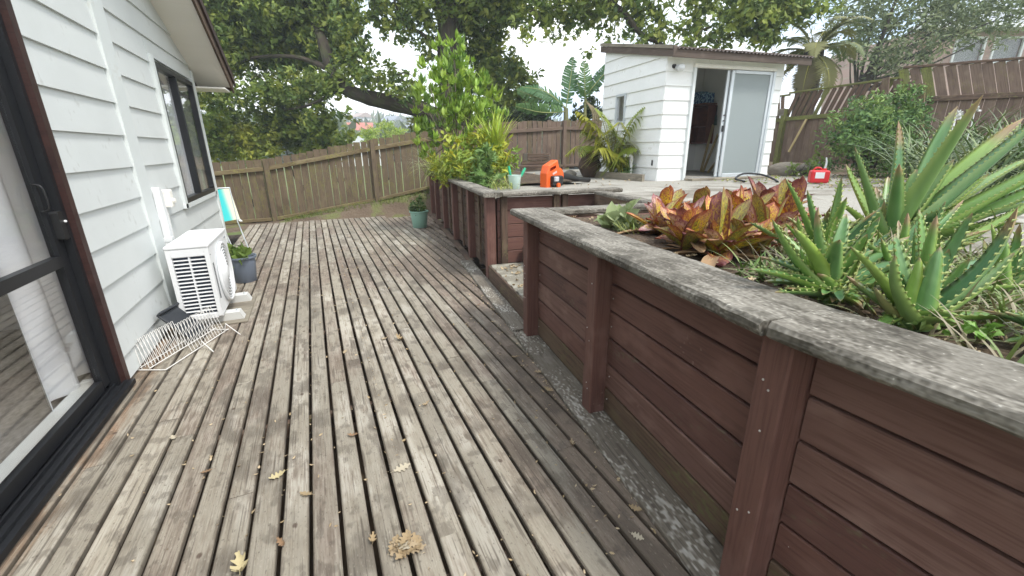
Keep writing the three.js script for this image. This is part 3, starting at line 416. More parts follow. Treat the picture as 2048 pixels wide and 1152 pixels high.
// ---------------------------------------------------------------- far fence: sloping run and level run
{
  const r = rng(31), FZ = -11.1;
  const run = (f, xs, posts, mp, mr, h = 0) => {
    for (let x = xs[0]; x < xs[1];) { const W = 0.125 + r() * 0.03; const top = fenceTop(x + W / 2) + (r() - 0.5) * 0.035, bot = fenceRail(x + W / 2) - 0.05 + (r() - 0.5) * 0.04; beam('paling', [x + W / 2 + (r() - 0.5) * 0.012, bot, FZ - 0.01], [x + W / 2, top, FZ - 0.01 + (r() - 0.5) * 0.012], W, 0.019, r() < 0.75 ? mp : M.fence, f, [0, 0, 1], { bevel: 0.002 }); x += W + 0.004 + (r() < 0.3 ? 0.002 : r() * 0.022); }
    for (let i = 0; i < posts.length - 1; i++) { const a = posts[i] + 0.05, b = posts[i + 1] - 0.05; beam('rail', [a, fenceTop(a) - 0.20, FZ + 0.028], [b, fenceTop(b) - 0.20, FZ + 0.028], 0.05, 0.085, mr, f, [0, 1, 0], { segs: 8, jit: 0.004 }); beam('rail', [a, fenceRail(a) + 0.02, FZ + 0.03], [b, fenceRail(b) + 0.02, FZ + 0.03], 0.05, 0.07, mr, f, [0, 1, 0], { segs: 8, jit: 0.004 }); }
    for (const x of posts) beam('post', [x, fenceRail(x) - 0.35, FZ + 0.05], [x + 0.01, fenceTop(x) + 0.0, FZ + 0.05], 0.10, 0.09, mr === M.fenceRail ? M.fence : M.fenceB, f, [0, 0, 1], { bevel: 0.006 });
  };
  run(thing('sloping_paling_fence', 'mossy brown paling fence climbing the slope at the end of the deck', 'fence'), [-3.6, 3.35], [-3.2, -0.90, 1.36, 3.40], M.fence, M.fenceRail);
  run(thing('level_paling_fence', 'dark brown paling fence behind the orange blower and the planter', 'fence'), [3.46, 10.2], [3.52, 6.55, 9.6], M.fenceB, M.fenceB);
}
// ---------------------------------------------------------------- right boundary fence: solid lower boards, slanted slats above
{
  const r = rng(51); const A = [10.86, -7.67], B = [10.46, -5.22], A0 = [11.5, -11.2], C = [11.75, -3.2], D = [13.2, -0.6];
  const seg = (f, P, Q, y0, ym, y1, slant, slat, gap, skip, mLow, mTop, mRail) => {
    const L = Math.hypot(Q[0] - P[0], Q[1] - P[1]), d = [(Q[0] - P[0]) / L, (Q[1] - P[1]) / L], n = [d[1], -d[0]]; if (n[0] > 0) { n[0] *= -1; n[1] *= -1; }
    const at = (s, y, o = 0) => [P[0] + d[0] * s + n[0] * o, y, P[1] + d[1] * s + n[1] * o], nn = [n[0], 0, n[1]];
    for (let s = 0; s < L; s += 0.155) beam('lower_board', at(s + 0.075, y0, 0), at(s + 0.075, ym - 0.02, (r() - 0.5) * 0.01), 0.148, 0.02, mLow, f, nn, { bevel: 0.002 });
    beam('rail', at(0, ym, 0.035), at(L, ym, 0.035), 0.09, 0.045, mRail, f, nn); beam('top_rail', at(0, y1 + 0.01, 0.0), at(L, y1 + 0.01, 0.0), 0.06, 0.04, mRail, f, [0, 1, 0]);
    for (let s = Math.max(0, -slant); s < L - Math.max(0, slant); s += slat + gap * (0.5 + r())) { if (r() < skip) { s += 0.02; } beam('slat', at(s, ym - 0.03, 0), at(s + slant, y1 - 0.012, (r() - 0.5) * 0.01), slat, 0.018, r() < 0.8 ? mTop : M.fenceGreen, f, nn, { bevel: 0.002 }); }
    return { at, nn };
  };
  const f1 = thing('slanted_slat_fence', 'green stained fence with slanted slats above brown boards beside the shed', 'fence');
  seg(f1, A0, A, 1.1, 2.10, 2.66, -0.1, 0.10, 0.03, 0, M.fenceB, M.fenceB, M.fenceGreen);
  const { at, nn } = seg(f1, A, B, 1.1, 2.12, 2.70, 0.24, 0.092, 0.045, 0.3, M.fenceB, M.brownOld, M.fenceGreen);
  beam('post', at(0.0, 0.9, 0.06), at(0.0, 2.35, 0.06), 0.11, 0.1, M.fenceGreen, f1, nn); beam('post', at(-0.25, 2.28, 0.1), at(0.03, 2.28, 0.1), 0.16, 0.04, M.greyWood, f1, nn);
  beam('loose_stake', at(0.42, 1.35, 0.16), at(0.66, 2.08, 0.07), 0.05, 0.03, M.pale, f1, nn);
  const f2 = thing('upper_slat_fence', 'brown fence of leaning slats rising behind the garden at right', 'fence');
  seg(f2, B, C, 1.15, 2.30, 2.87, -0.20, 0.135, 0.026, 0, M.fenceB, M.fenceB, M.brownOld); seg(f2, C, D, 1.15, 2.32, 2.90, -0.20, 0.135, 0.026, 0, M.fenceB, M.fenceB, M.brownOld);
  for (let k = 0; k < 4; k++) beam('wide_board', [10.40 + k * 0.075, 1.45, -5.22 + k * 0.16], [10.36 + k * 0.085, 2.72 - 0.05 * k, -5.42 + k * 0.16], 0.15, 0.025, k === 3 ? M.fenceRail : M.fenceB, f2, [-0.9, 0, -0.3]);
}

// ---------------------------------------------------------------- shed
{
  const a6 = -6 * Math.PI / 180, S = thing('garden_shed', 'small white weatherboard shed with a brown roof edge and half open sliding door', 'shed', [5.44, TY, -6.01], a6);
  // local frame: x along the front, z = -s into the shed
  const w = 2.45, dpt = 2.0, hf = 1.95, hb = 2.36, roofY = (s) => hf + (hb - hf) * s / dpt, P = 0.2165;
  const x0 = 0.55, x1 = 2.20, hd = 1.80;
  const front = (xa, xb, y0, y1) => part('weatherboard', slab([[xa, y0], [xb, y0], [xb, y1], [xa, y1]], (x, y, t) => [x, y, t ? 0.018 - 0.02 * (y - y0) / P : -0.01]), M.shed, S);
  for (let k = 0; k < 9; k++) { const y0 = k * P, y1 = Math.min(hf, y0 + P + 0.015); front(0.0, x0 - 0.045, y0, y1); front(x1 + 0.045, w, y0, y1); if (y1 > hd + 0.06) front(x0 - 0.045, x1 + 0.045, Math.max(y0, hd + 0.06), y1); }
  const side = (x, s0, s1, y0, y1, dir) => { const p = clip([[s0, y0], [s1, y0], [s1, y1], [s0, y1]], ([s, y]) => roofY(s) + 0.0 - y); if (p.length > 2) part('weatherboard', slab(p, (s, y, t) => [x + dir * (t ? 0.018 - 0.02 * (y - y0) / P : -0.01), y, -s]), M.shed, S); };
  const wn = [1.12, 1.46, 1.00, 1.52]; // side window s0 s1 y0 y1
  for (let k = 0; k < 12; k++) { const y0 = k * P, y1 = y0 + P + 0.015; if (y1 > wn[2] && y0 < wn[3]) { side(0, 0, wn[0], y0, y1, -1); side(0, wn[1], dpt, y0, y1, -1); if (y0 < wn[2]) side(0, wn[0], wn[1], y0, wn[2], -1); if (y1 > wn[3]) side(0, wn[0], wn[1], wn[3], y1, -1); } else side(0, 0, dpt, y0, y1, -1); side(w, 0, dpt, y0, y1, 1); }
  const wall = (n, geo, pos, m = M.shed) => part(n, geo, m, S, pos);
  wall('back_wall', new THREE.BoxGeometry(w, hb, 0.05), [w / 2, hb / 2, -dpt + 0.02]);
  const pl = (x, s0, s1, y0, y1) => wall('side_wall', slab(clip([[s0, y0], [s1, y0], [s1, y1], [s0, y1]], ([s, y]) => roofY(s) - y), (s, y, t) => [x + (t ? 0.02 : -0.02), y, -s]), [0, 0, 0]);
  pl(w - 0.035, 0.02, dpt, 0, 3); pl(0.035, 0.02, wn[0], 0, 3); pl(0.035, wn[1], dpt, 0, 3); pl(0.035, wn[0], wn[1], 0, wn[2]); pl(0.035, wn[0], wn[1], wn[3], 3);
  wall('floor', new THREE.BoxGeometry(w - 0.1, 0.04, dpt - 0.1), [w / 2, 0.022, -dpt / 2], M.concrete);
  // roof with brown barge boards and corrugated sheet
  const roofP = (s, o) => [s, roofY(s) + o];
  const rs = (n, xa, xb, o0, o1, s0, s1, m) => part(n, slab([roofP(s0, o0), roofP(s1, o0), roofP(s1, o1), roofP(s0, o1)], (s, y, t) => [t ? xb : xa, y, -s]), m, S);
  rs('soffit', -0.03, w + 0.28, 0.0, 0.015, -0.22, dpt + 0.1, M.cream); rs('barge_board', -0.065, -0.035, -0.01, 0.10, -0.24, dpt + 0.1, M.roofTrim); rs('barge_capping', -0.08, -0.02, 0.103, 0.155, -0.24, dpt + 0.1, M.greyWood);
  rs('barge_board', w + 0.285, w + 0.31, -0.01, 0.12, -0.24, dpt + 0.1, M.roofTrim);
  box('fascia', w + 0.40, 0.15, 0.028, M.roofTrim, S, [w / 2 + 0.11, hf + 0.012, 0.245]);
  { const pos = [], idx = [], N = 150, xa = -0.03, xb = w + 0.33; for (let i = 0; i <= N; i++) { const x = xa + (xb - xa) * i / N, y = 0.115 + 0.012 * Math.sin(x / 0.076 * Math.PI * 2); for (const s of [-0.29, dpt + 0.14]) pos.push(x, roofY(s) + y, -s); } for (let i = 0; i < N; i++) { const a = i * 2; idx.push(a, a + 2, a + 1, a + 2, a + 3, a + 1); } const g = new THREE.BufferGeometry(); g.setAttribute('position', new THREE.Float32BufferAttribute(pos, 3)); g.setIndex(idx); g.computeVertexNormals(); part('roof_sheet', g, mat({ color: lin(0.12, 0.10, 0.09), roughness: 0.6, side: THREE.DoubleSide }), S); }
  // side window
  const W = group('window', S); const wf = (y, s, h, d) => box('frame', 0.06, h, d, M.silver, W, [-0.005, y, -s], undefined, 0.004);
  wf(wn[2] + 0.02, (wn[0] + wn[1]) / 2, 0.04, wn[1] - wn[0]); wf(wn[3] - 0.02, (wn[0] + wn[1]) / 2, 0.04, wn[1] - wn[0]); wf((wn[2] + wn[3]) / 2, wn[0] + 0.02, wn[3] - wn[2] - 0.08, 0.04); wf((wn[2] + wn[3]) / 2, wn[1] - 0.02, wn[3] - wn[2] - 0.08, 0.04);
  part('pane', new THREE.BoxGeometry(0.005, wn[3] - wn[2] - 0.07, wn[1] - wn[0] - 0.07), M.glass, W, [0, (wn[2] + wn[3]) / 2, -(wn[0] + wn[1]) / 2]);
  // door frame, fixed opening at left, frosted sliding leaf at right
  const Dr = group('sliding_door', S); const xm = 1.33, sv = M.silver;
  box('door_jamb', 0.05, hd, 0.09, M.trim, Dr, [x0 - 0.02, hd / 2, 0.005]); box('door_jamb', 0.05, hd, 0.09, sv, Dr, [x1 + 0.02, hd / 2, 0.005]); box('head', x1 - x0 + 0.09, 0.055, 0.09, M.cream, Dr, [(x0 + x1) / 2, hd + 0.03, 0.008]); box('sill', x1 - x0, 0.03, 0.1, sv, Dr, [(x0 + x1) / 2, 0.016, 0.01]);
  for (const [x, z] of [[xm - 0.065, -0.02], [xm + 0.0, 0.018], [x1 - 0.03, 0.018], [x1 - 0.085, -0.02]]) box('leaf_stile', 0.055, hd - 0.05, 0.03, sv, Dr, [x, hd / 2 + 0.015, z], undefined, 0.004);
  box('leaf_rail', x1 - xm - 0.08, 0.05, 0.028, sv, Dr, [(xm + x1) / 2, hd - 0.03, 0.017]); box('leaf_rail', x1 - xm - 0.08, 0.06, 0.028, sv, Dr, [(xm + x1) / 2, 0.062, 0.017]);
  part('pane', new THREE.BoxGeometry(x1 - xm - 0.07, hd - 0.14, 0.006), M.frosted, Dr, [(xm + x1) / 2, hd / 2 + 0.02, 0.012]); part('pane', new THREE.BoxGeometry(x1 - xm - 0.07, hd - 0.12, 0.006), M.frosted, Dr, [(xm + x1) / 2 - 0.03, hd / 2 + 0.02, -0.024]);
  box('lock', 0.03, 0.10, 0.02, M.black, Dr, [xm - 0.06, 0.86, 0.0]); for (const y of [0.99, 1.08]) part('lock_button', new THREE.CylinderGeometry(0.012, 0.012, 0.02, 10).rotateX(Math.PI / 2), M.rubber, Dr, [xm - 0.06, y, 0.002]);
  box('vent_hole', 0.008, 0.09, 0.03, M.black, S, [-0.022, 0.30, -0.14]);
  // things inside and on the shed
  const sh = (x, y, s) => { const v = V(x, y, -s).applyAxisAngle(V(0, 1, 0), a6).add(V(5.44, TY, -6.01)); return [v.x, v.y, v.z]; };
  const wd = timber([116, 60, 36], [86, 42, 26], [136, 78, 48], { bump: 0.0008, rough: 0.5 });
  const cab = thing('shelf_cabinet', 'reddish wooden open shelf cabinet fixed inside the shed', 'cabinet', sh(2.29, 0.62, 1.70), a6 - Math.PI / 2);
  box('side_panel', 0.02, 0.78, 0.22, wd, cab, [-0.24, 0.39, 0]); box('side_panel', 0.02, 0.78, 0.22, wd, cab, [0.24, 0.39, 0]); for (const y of [0.01, 0.36, 0.77]) box('shelf', 0.46, 0.022, 0.21, wd, cab, [0, y, 0]); box('back_panel', 0.46, 0.74, 0.01, wd, cab, [0, 0.39, -0.1]);
  const bx = thing('storage_shelf', 'high shelf with blue boxes inside the shed doorway', 'shelf', sh(2.26, 1.42, 1.70), a6 - Math.PI / 2); box('shelf', 0.5, 0.025, 0.3, wd, bx, [0, 0, 0]); const blue = mat({ map: tex(128, 128, 0.3, 0.3, (u, v) => vn(u * 12, v * 12, 12, 12) > 0.55 ? [150, 190, 210] : [34, 86, 140]), roughness: 0.6 }); box('blue_box', 0.2, 0.24, 0.2, blue, bx, [-0.12, 0.135, 0]); box('blue_box', 0.16, 0.2, 0.2, blue, bx, [0.1, 0.115, 0]);
  const br = thing('hand_brush', 'dark brush hanging on the back wall inside the shed', 'brush', sh(2.37, 1.02, 1.42), a6 - Math.PI / 2); part('handle', new THREE.CylinderGeometry(0.011, 0.014, 0.2, 10), M.rubber, br, [0, 0.26, 0]); part('bristle_head', new THREE.CylinderGeometry(0.03, 0.06, 0.2, 4).scale(1, 1, 0.4), mat({ color: lin(0.04, 0.09, 0.08) }), br, [0, 0.07, 0]);
  const plank = (label, s0, s1, wdt) => { const p = thing('leaning_plank', label, 'plank', [0, 0, 0], 0, 'planks leaning in the shed'); beam('plank', s0, s1, wdt, 0.02, M.pale, p, [0.3, 0, 1]); };
  plank('tall pale plank leaning against the wall just inside the shed', sh(2.05, 0.05, 1.30), sh(2.36, 1.0, 1.45), 0.08); plank('pale plank with pointed look standing upright inside the shed', sh(1.95, 0.05, 1.12), sh(2.36, 0.80, 1.28), 0.07); plank('short pale plank tilted beside the shed door leaf', sh(1.9, 0.05, 0.92), sh(2.3, 0.42, 1.0), 0.06);
  const fl = thing('flood_light', 'small clear flood light fixed under the shed eave at its corner', 'light fitting', sh(0.14, 1.80, -0.02), a6); part('bracket', new THREE.CylinderGeometry(0.03, 0.035, 0.05, 14).rotateX(Math.PI / 2), M.black, fl, [-0.02, 0, 0]); part('lamp_glass', new THREE.SphereGeometry(0.062, 18, 14).scale(1, 0.9, 1.1), mat({ color: lin(0.7, 0.72, 0.72), roughness: 0.15 }), fl, [0.05, -0.03, 0.09]); part('lamp_neck', new THREE.CylinderGeometry(0.025, 0.035, 0.07, 12).rotateX(1.2), M.silver, fl, [0.02, -0.01, 0.05]);
  // pipe, timber edging, doorstep
  const pp = thing('drain_pipe', 'white plastic pipe standing bent against the shed side', 'pipe', sh(-0.13, 0, 0.62), a6); part('pipe', tube([[0, 0, 0], [0, 0.36, 0], [-0.01, 0.405, 0.0], [-0.05, 0.42, 0], [-0.16, 0.42, 0]], 0.03, 30, 12), M.whitePlastic, pp); part('collar', new THREE.CylinderGeometry(0.037, 0.037, 0.06, 16), M.whitePlastic, pp, [0, 0.33, 0]);
  const ed = thing('timber_edging', 'pale timber edging board along the bed by the shed', 'edging'); beam('board', sh(-0.28, 0.06, -0.02), sh(-0.5, 0.06, 1.4), 0.05, 0.12, M.greyWood, ed, [0, 1, 0]);
  const ds = thing('door_step', 'flat weathered board lying before the shed door', 'board'); beam('board', sh(0.5, 0.02, -0.2), sh(2.2, 0.02, -0.16), 0.2, 0.035, M.greyWood, ds, [0, 1, 0], { segs: 8, jit: 0.006 });
}

// ---------------------------------------------------------------- foliage helpers
function leafGeo(L, W, fold = 0.25, bend = 0.2, n = 3, tip = 1) { // a folded leaf from the origin along +y, facing +z
  const pos = [], idx = [], uv = [];
  for (let i = 0; i <= n; i++) { const t = i / n, w = W / 2 * Math.pow(Math.sin(Math.PI * clamp(0.06 + 0.94 * Math.pow(t, 0.8))), 0.8) * (i === n ? 0.05 : 1), y = L * t, z = -bend * L * t * t; for (const s of [-1, 0, 1]) { pos.push(s * w, y, z + Math.abs(s) * w * fold); uv.push((s + 1) / 2, t); } }
  for (let i = 0; i < n; i++) for (let k = 0; k < 2; k++) { const a = i * 3 + k; idx.push(a, a + 1, a + 3, a + 1, a + 4, a + 3); }
  const g = new THREE.BufferGeometry(); g.setAttribute('position', new THREE.Float32BufferAttribute(pos, 3)); g.setAttribute('uv', new THREE.Float32BufferAttribute(uv, 2)); g.setIndex(idx); g.computeVertexNormals(); return g;
}
const QT = (r) => { const q = new THREE.Quaternion(Math.sqrt(1) * (r() - 0.5), r() - 0.5, r() - 0.5, r() - 0.5); return q.normalize(); };
function sprig(n, L, W, spread, seed, o = {}) { const r = rng(seed), gs = []; for (let i = 0; i < n; i++) { const g = leafGeo(L * (0.7 + r() * 0.6), W * (0.7 + r() * 0.6), o.fold ?? 0.3, (o.bend ?? 0.25) * (0.5 + r()), o.seg ?? 2); const e = o.rosette ? (0.5 + r() * 0.75) : r() * Math.PI; g.rotateX(e); g.rotateZ((r() - 0.5) * 0.6); g.rotateY(i * 2.4 + r()); g.translate((r() - 0.5) * spread, (r() - 0.5) * spread, (r() - 0.5) * spread); gs.push(g); } return mergeGeometries(gs); }
const leafMat = (rough = 0.55, tr = 0.25) => new THREE.MeshPhysicalMaterial({ color: 0xffffff, roughness: rough, transmission: tr, thickness: 0, side: THREE.DoubleSide, specularIntensity: 0.5 });
const LM = leafMat(0.6, 0.3), LMs = leafMat(0.7, 0.35);
// blobs [x, y, z, radius, density]; dens = clumps per cubic metre
function crown(parent, name, blobs, geos, dens, cols, seed, m = LM, flat = 0.8, sc = [0.7, 1.3], up = 0) {
  const r = rng(seed), list = [];
  for (const [x, y, z, R, d] of blobs) { const n = Math.round(4.19 * R * R * R * dens * d + 3); for (let i = 0; i < n; i++) { const v = V(r() - 0.5, r() - 0.5, r() - 0.5).normalize().multiplyScalar(R * Math.pow(r(), 0.45) * (0.8 + 0.5 * vn(x * 9 + i * 0.01, y * 7))); v.y *= flat; const wob = fbm(x * 1.3 + v.x * 1.6 + 50, y + v.y * 1.6 + z + v.z, 2); if (wob < 0.36 && r() < 0.75) continue; list.push([x + v.x, y + v.y, z + v.z]); } }
  const per = Math.ceil(list.length / geos.length), tmp = new THREE.Object3D(), c = new THREE.Color();
  geos.forEach((g, k) => {
    const sub = list.filter((_, i) => i % geos.length === k); if (!sub.length) return;
    const im = new THREE.InstancedMesh(g, m, sub.length); im.name = name; im.castShadow = im.receiveShadow = true; im.userData.kind = 'stuff';
    sub.forEach(([x, y, z], i) => { tmp.position.set(x, y, z); if (up) { tmp.rotation.set((r() - 0.5) * 2 * (1 - up) , r() * 6.3, (r() - 0.5) * 2 * (1 - up)); } else tmp.quaternion.copy(QT(r)); tmp.scale.setScalar(sc[0] + r() * (sc[1] - sc[0])); tmp.updateMatrix(); im.setMatrixAt(i, tmp.matrix); const a = cols[Math.floor(r() * cols.length)], b = cols[Math.floor(r() * cols.length)], t = clamp(fbm(x * 0.8, y * 0.8 + z * 0.5, 3) * 1.6 - 0.3 + (r() - 0.5) * 0.5), f = 0.85 + r() * 0.35; c.setRGB((a[0] + (b[0] - a[0]) * t) * f, (a[1] + (b[1] - a[1]) * t) * f, (a[2] + (b[2] - a[2]) * t) * f); im.setColorAt(i, c); });
    parent.add(im);
  });
}
const oakSprigs = [1, 2, 3].map((s) => sprig(7, 0.17, 0.095, 0.22, s * 13));
const oakCols = [[0.12, 0.19, 0.045], [0.18, 0.25, 0.05], [0.08, 0.13, 0.04], [0.27, 0.33, 0.06], [0.17, 0.23, 0.05], [0.33, 0.36, 0.07]];
const CROWN_OAK = [[-2.48, 6.14, -20.02, 1.30, 1.0], [-1.27, 6.62, -20.80, 1.48, 1.2], [0.23, 6.28, -18.86, 1.39, 1.2], [1.32, 6.11, -18.32, 1.13, 1.1], [-2.51, 4.82, -19.56, 1.13, 1.0], [-1.31, 5.12, -20.29, 1.30, 1.1], [0.04, 5.10, -19.68, 1.21, 1.1], [1.15, 4.87, -17.95, 0.87, 1.0], [-2.69, 3.21, -17.92, 0.81, 0.7], [-1.87, 3.74, -18.89, 0.70, 0.4], [-0.95, 3.48, -18.39, 0.78, 0.6], [0.16, 3.47, -17.90, 0.96, 0.8], [0.49, 2.47, -17.39, 0.70, 1.0], [-0.34, 2.37, -18.88, 0.83, 0.9], [-1.19, 2.38, -19.26, 0.67, 0.7], [-2.62, 2.48, -19.93, 0.67, 0.7], [-1.61, 3.00, -19.67, 0.74, 0.7], [-2.80, 3.01, -20.20, 0.65, 0.6], [-0.51, 2.99, -19.17, 0.65, 0.7], [-3.14, 2.01, -18.85, 0.78, 1.0], [0.99, 3.56, -16.41, 0.65, 0.8], [0.38, 1.48, -18.24, 0.74, 1.1], [1.14, 1.94, -15.76, 0.36, 0.5], [1.37, 2.56, -15.88, 0.32, 0.3], [1.77, 3.71, -15.53, 0.39, 0.9], [2.17, 3.48, -15.28, 0.34, 0.9], [2.64, 3.25, -14.99, 0.31, 0.9], [3.11, 3.02, -14.70, 0.31, 0.9], [1.74, 5.18, -16.65, 0.65, 0.7], [1.93, 4.40, -16.29, 0.57, 0.6], [1.43, 4.02, -16.37, 0.57, 0.8], [2.79, 5.79, -16.40, 0.81, 0.6], [3.37, 5.16, -15.92, 0.57, 0.5], [2.43, 3.78, -15.84, 0.57, 0.5], [2.99, 3.54, -15.51, 0.45, 0.6], [3.68, 5.78, -16.00, 0.73, 0.7], [3.85, 4.39, -15.43, 0.45, 0.4], [3.39, 3.23, -15.22, 0.41, 0.6], [4.81, 5.92, -15.55, 0.97, 0.9], [5.67, 5.76, -15.10, 0.97, 1.2], [5.76, 4.91, -15.91, 0.87, 1.2], [6.38, 5.40, -15.81, 0.70, 0.9], [6.27, 5.75, -14.84, 0.81, 1.0], [4.09, 5.00, -15.54, 0.57, 0.5], [6.30, 4.24, -15.44, 0.78, 1.1], [6.52, 3.58, -15.10, 0.70, 1.0], [6.24, 2.67, -14.90, 0.70, 1.2], [7.05, 2.83, -14.60, 0.66, 1.1], [7.32, 3.57, -14.74, 0.52, 0.8], [5.75, 3.75, -15.50, 0.70, 1.0], [6.91, 4.07, -15.10, 0.52, 0.7], [6.66, 5.59, -13.45, 0.68, 0.8], [7.34, 5.51, -13.12, 0.68, 0.6], [6.27, 4.73, -13.32, 0.45, 0.3], [7.04, 4.87, -13.02, 0.38, 0.2], [8.02, 5.43, -12.79, 0.68, 0.8], [7.80, 4.86, -12.68, 0.33, 0.3], [8.72, 5.57, -12.52, 0.75, 1.0], [8.92, 4.99, -12.23, 0.53, 0.8], [9.42, 4.63, -11.88, 0.45, 0.7], [9.67, 5.42, -12.05, 0.68, 0.7], [10.49, 5.41, -11.68, 0.68, 0.6], [10.25, 4.69, -11.53, 0.45, 0.3], [10.97, 4.90, -11.29, 0.53, 0.8], [11.33, 5.47, -11.33, 0.68, 0.7], [12.13, 5.32, -10.92, 0.68, 0.6], [11.76, 4.61, -10.83, 0.42, 0.6], [11.71, 5.09, -9.87, 0.70, 0.9], [12.03, 4.62, -9.57, 0.56, 1.1], [12.48, 5.15, -9.55, 0.70, 1.0], [12.96, 4.95, -9.26, 0.49, 0.7], [11.85, 4.23, -9.51, 0.35, 0.6], [13.50, 5.14, -9.10, 0.56, 0.5], [10.77, 4.47, -11.22, 0.38, 0.5], [8.13, 4.28, -12.33, 0.24, 0.1], [7.36, 4.65, -12.81, 0.30, 0.1], [2.92, 5.17, -16.12, 0.49, 0.2], [9.86, 4.84, -11.76, 0.60, 0.4], [11.53, 4.97, -11.06, 0.60, 0.5], [12.34, 4.82, -10.65, 0.60, 0.5]];
const CROWN_PALE = [[19.98, 6.37, -12.40, 0.98, 0.5], [21.08, 6.45, -11.94, 1.18, 0.5], [22.36, 6.63, -11.43, 1.18, 0.6], [23.81, 6.71, -10.82, 1.18, 0.7], [25.25, 6.69, -10.17, 1.18, 0.6], [26.48, 6.50, -9.55, 1.18, 0.5], [20.40, 5.52, -11.91, 0.79, 0.3], [21.47, 5.42, -11.40, 0.89, 0.4], [22.78, 5.78, -10.95, 0.89, 0.3], [24.42, 5.95, -10.28, 0.79, 0.2], [19.95, 4.87, -11.88, 0.69, 0.5], [21.01, 4.67, -11.34, 0.79, 0.6], [21.67, 4.29, -10.91, 0.59, 0.5], [22.48, 4.94, -10.78, 0.59, 0.5], [23.05, 5.12, -10.59, 0.59, 0.5], [23.63, 5.40, -10.43, 0.69, 0.4], [22.79, 4.56, -10.51, 0.49, 0.5], [24.99, 5.48, -9.86, 0.69, 0.2]];
const CROWN_BUSH_A = [[-2.46, 1.77, -19.61, 0.89, 1.0], [-1.62, 1.76, -19.23, 0.78, 1.0], [-3.26, 1.51, -19.87, 0.78, 1.0], [-0.94, 2.21, -20.23, 0.83, 0.9], [0.00, 1.86, -19.69, 0.89, 0.9]];
const CROWN_BUSH_B = [[0.84, 1.80, -22.76, 0.65, 1.0], [1.58, 1.86, -22.44, 0.51, 1.0], [4.01, 2.36, -33.05, 0.76, 1.0], [5.68, 2.84, -37.08, 0.87, 1.0], [5.94, 2.54, -32.26, 0.56, 1.0], [4.71, 2.49, -20.12, 0.62, 1.0], [4.84, 1.96, -19.88, 0.48, 1.0]];
const CROWN_DARK = [[5.77, 2.21, -13.80, 0.65, 1.1], [6.52, 2.28, -13.49, 0.65, 1.1], [5.05, 2.24, -14.70, 0.67, 1.0], [7.23, 2.46, -13.81, 0.50, 0.9], [8.96, 2.76, -13.15, 0.47, 1.0], [9.15, 3.56, -13.35, 0.30, 0.6], [8.54, 2.45, -13.23, 0.42, 0.9]];

// ---------------------------------------------------------------- the great tree beyond the fence
{
  const t = thing('oak_tree', 'large dark oak with heavy leaning limb spreading over the fence', 'tree');
  part('trunk', limb([[4.5, -0.9, -14.5], [4.45, 1.0, -14.7], [4.5, 2.6, -14.9], [4.62, 4.4, -15.2], [4.7, 6.6, -15.6], [4.9, 8.4, -15.8]], [0.62, 0.52, 0.46, 0.36, 0.30, 0.2], 16, 40, 0.35), M.bark, t);
  const lb = (pts, ra, s) => part('limb', limb(pts, ra, 10, 30, 0.35, s), M.bark, t);
  lb([[4.5, 2.2, -14.9], [3.5, 2.72, -15.2], [2.35, 3.0, -15.6], [1.45, 3.3, -16.1], [1.05, 4.1, -16.9], [0.8, 5.5, -18], [0.3, 6.8, -19], [-0.6, 8, -19.5]], [0.34, 0.27, 0.24, 0.23, 0.2, 0.16, 0.12, 0.06], 7);
  lb([[1.05, 4.0, -16.8], [0.0, 4.5, -18.0], [-1.3, 4.6, -19.2], [-2.4, 4.3, -19.6]], [0.1, 0.07, 0.05, 0.02], 9); lb([[1.3, 3.5, -16.4], [0.4, 3.0, -17.2], [-0.6, 2.8, -18.0]], [0.07, 0.05, 0.02], 19);
  lb([[4.6, 4.9, -15.3], [5.6, 6.0, -14.9], [7.3, 6.5, -13.5], [8.9, 5.5, -12.3], [9.6, 4.7, -11.8], [10.1, 4.4, -11.4]], [0.2, 0.17, 0.13, 0.10, 0.07, 0.03], 11);
  lb([[7.3, 6.5, -13.5], [9.6, 6.6, -12.0], [11.6, 5.7, -10.6], [12.6, 4.9, -9.8]], [0.12, 0.1, 0.07, 0.03], 13); lb([[4.6, 4.2, -15.2], [3.9, 5.0, -15.6], [3.4, 5.3, -15.9], [3.1, 6.1, -16.1]], [0.08, 0.06, 0.05, 0.03], 15); lb([[4.7, 6.0, -15.5], [3.0, 7.4, -16], [1.5, 8.2, -17]], [0.16, 0.1, 0.05], 17);
  const tw = rng(88); for (let i = 0; i < 46; i++) { const b = CROWN_OAK[Math.floor(tw() * CROWN_OAK.length)], p = [b[0] + (tw() - 0.5) * b[3], b[1] + (tw() - 0.5) * b[3], b[2] + (tw() - 0.5) * b[3]], e = [p[0] + (tw() - 0.5) * 1.6, p[1] - tw() * 0.7 + 0.1, p[2] + (tw() - 0.5)]; part('twig', limb([p, [(p[0] + e[0]) / 2, (p[1] + e[1]) / 2 + 0.15, (p[2] + e[2]) / 2], e], [0.022, 0.014, 0.006], 5, 8), M.bark, t); }
  const high = []; const hr = rng(3); for (let i = 0; i < 26; i++) high.push([-2 + hr() * 14, 7.2 + hr() * 1.6, -19 + (i / 26) * 8 + (hr() - 0.5) * 3, 1.1 + hr() * 0.5, 0.35]);
  crown(t, 'foliage', CROWN_OAK, oakSprigs, 80, oakCols, 21); crown(t, 'foliage', high, oakSprigs, 34, oakCols, 22);
}
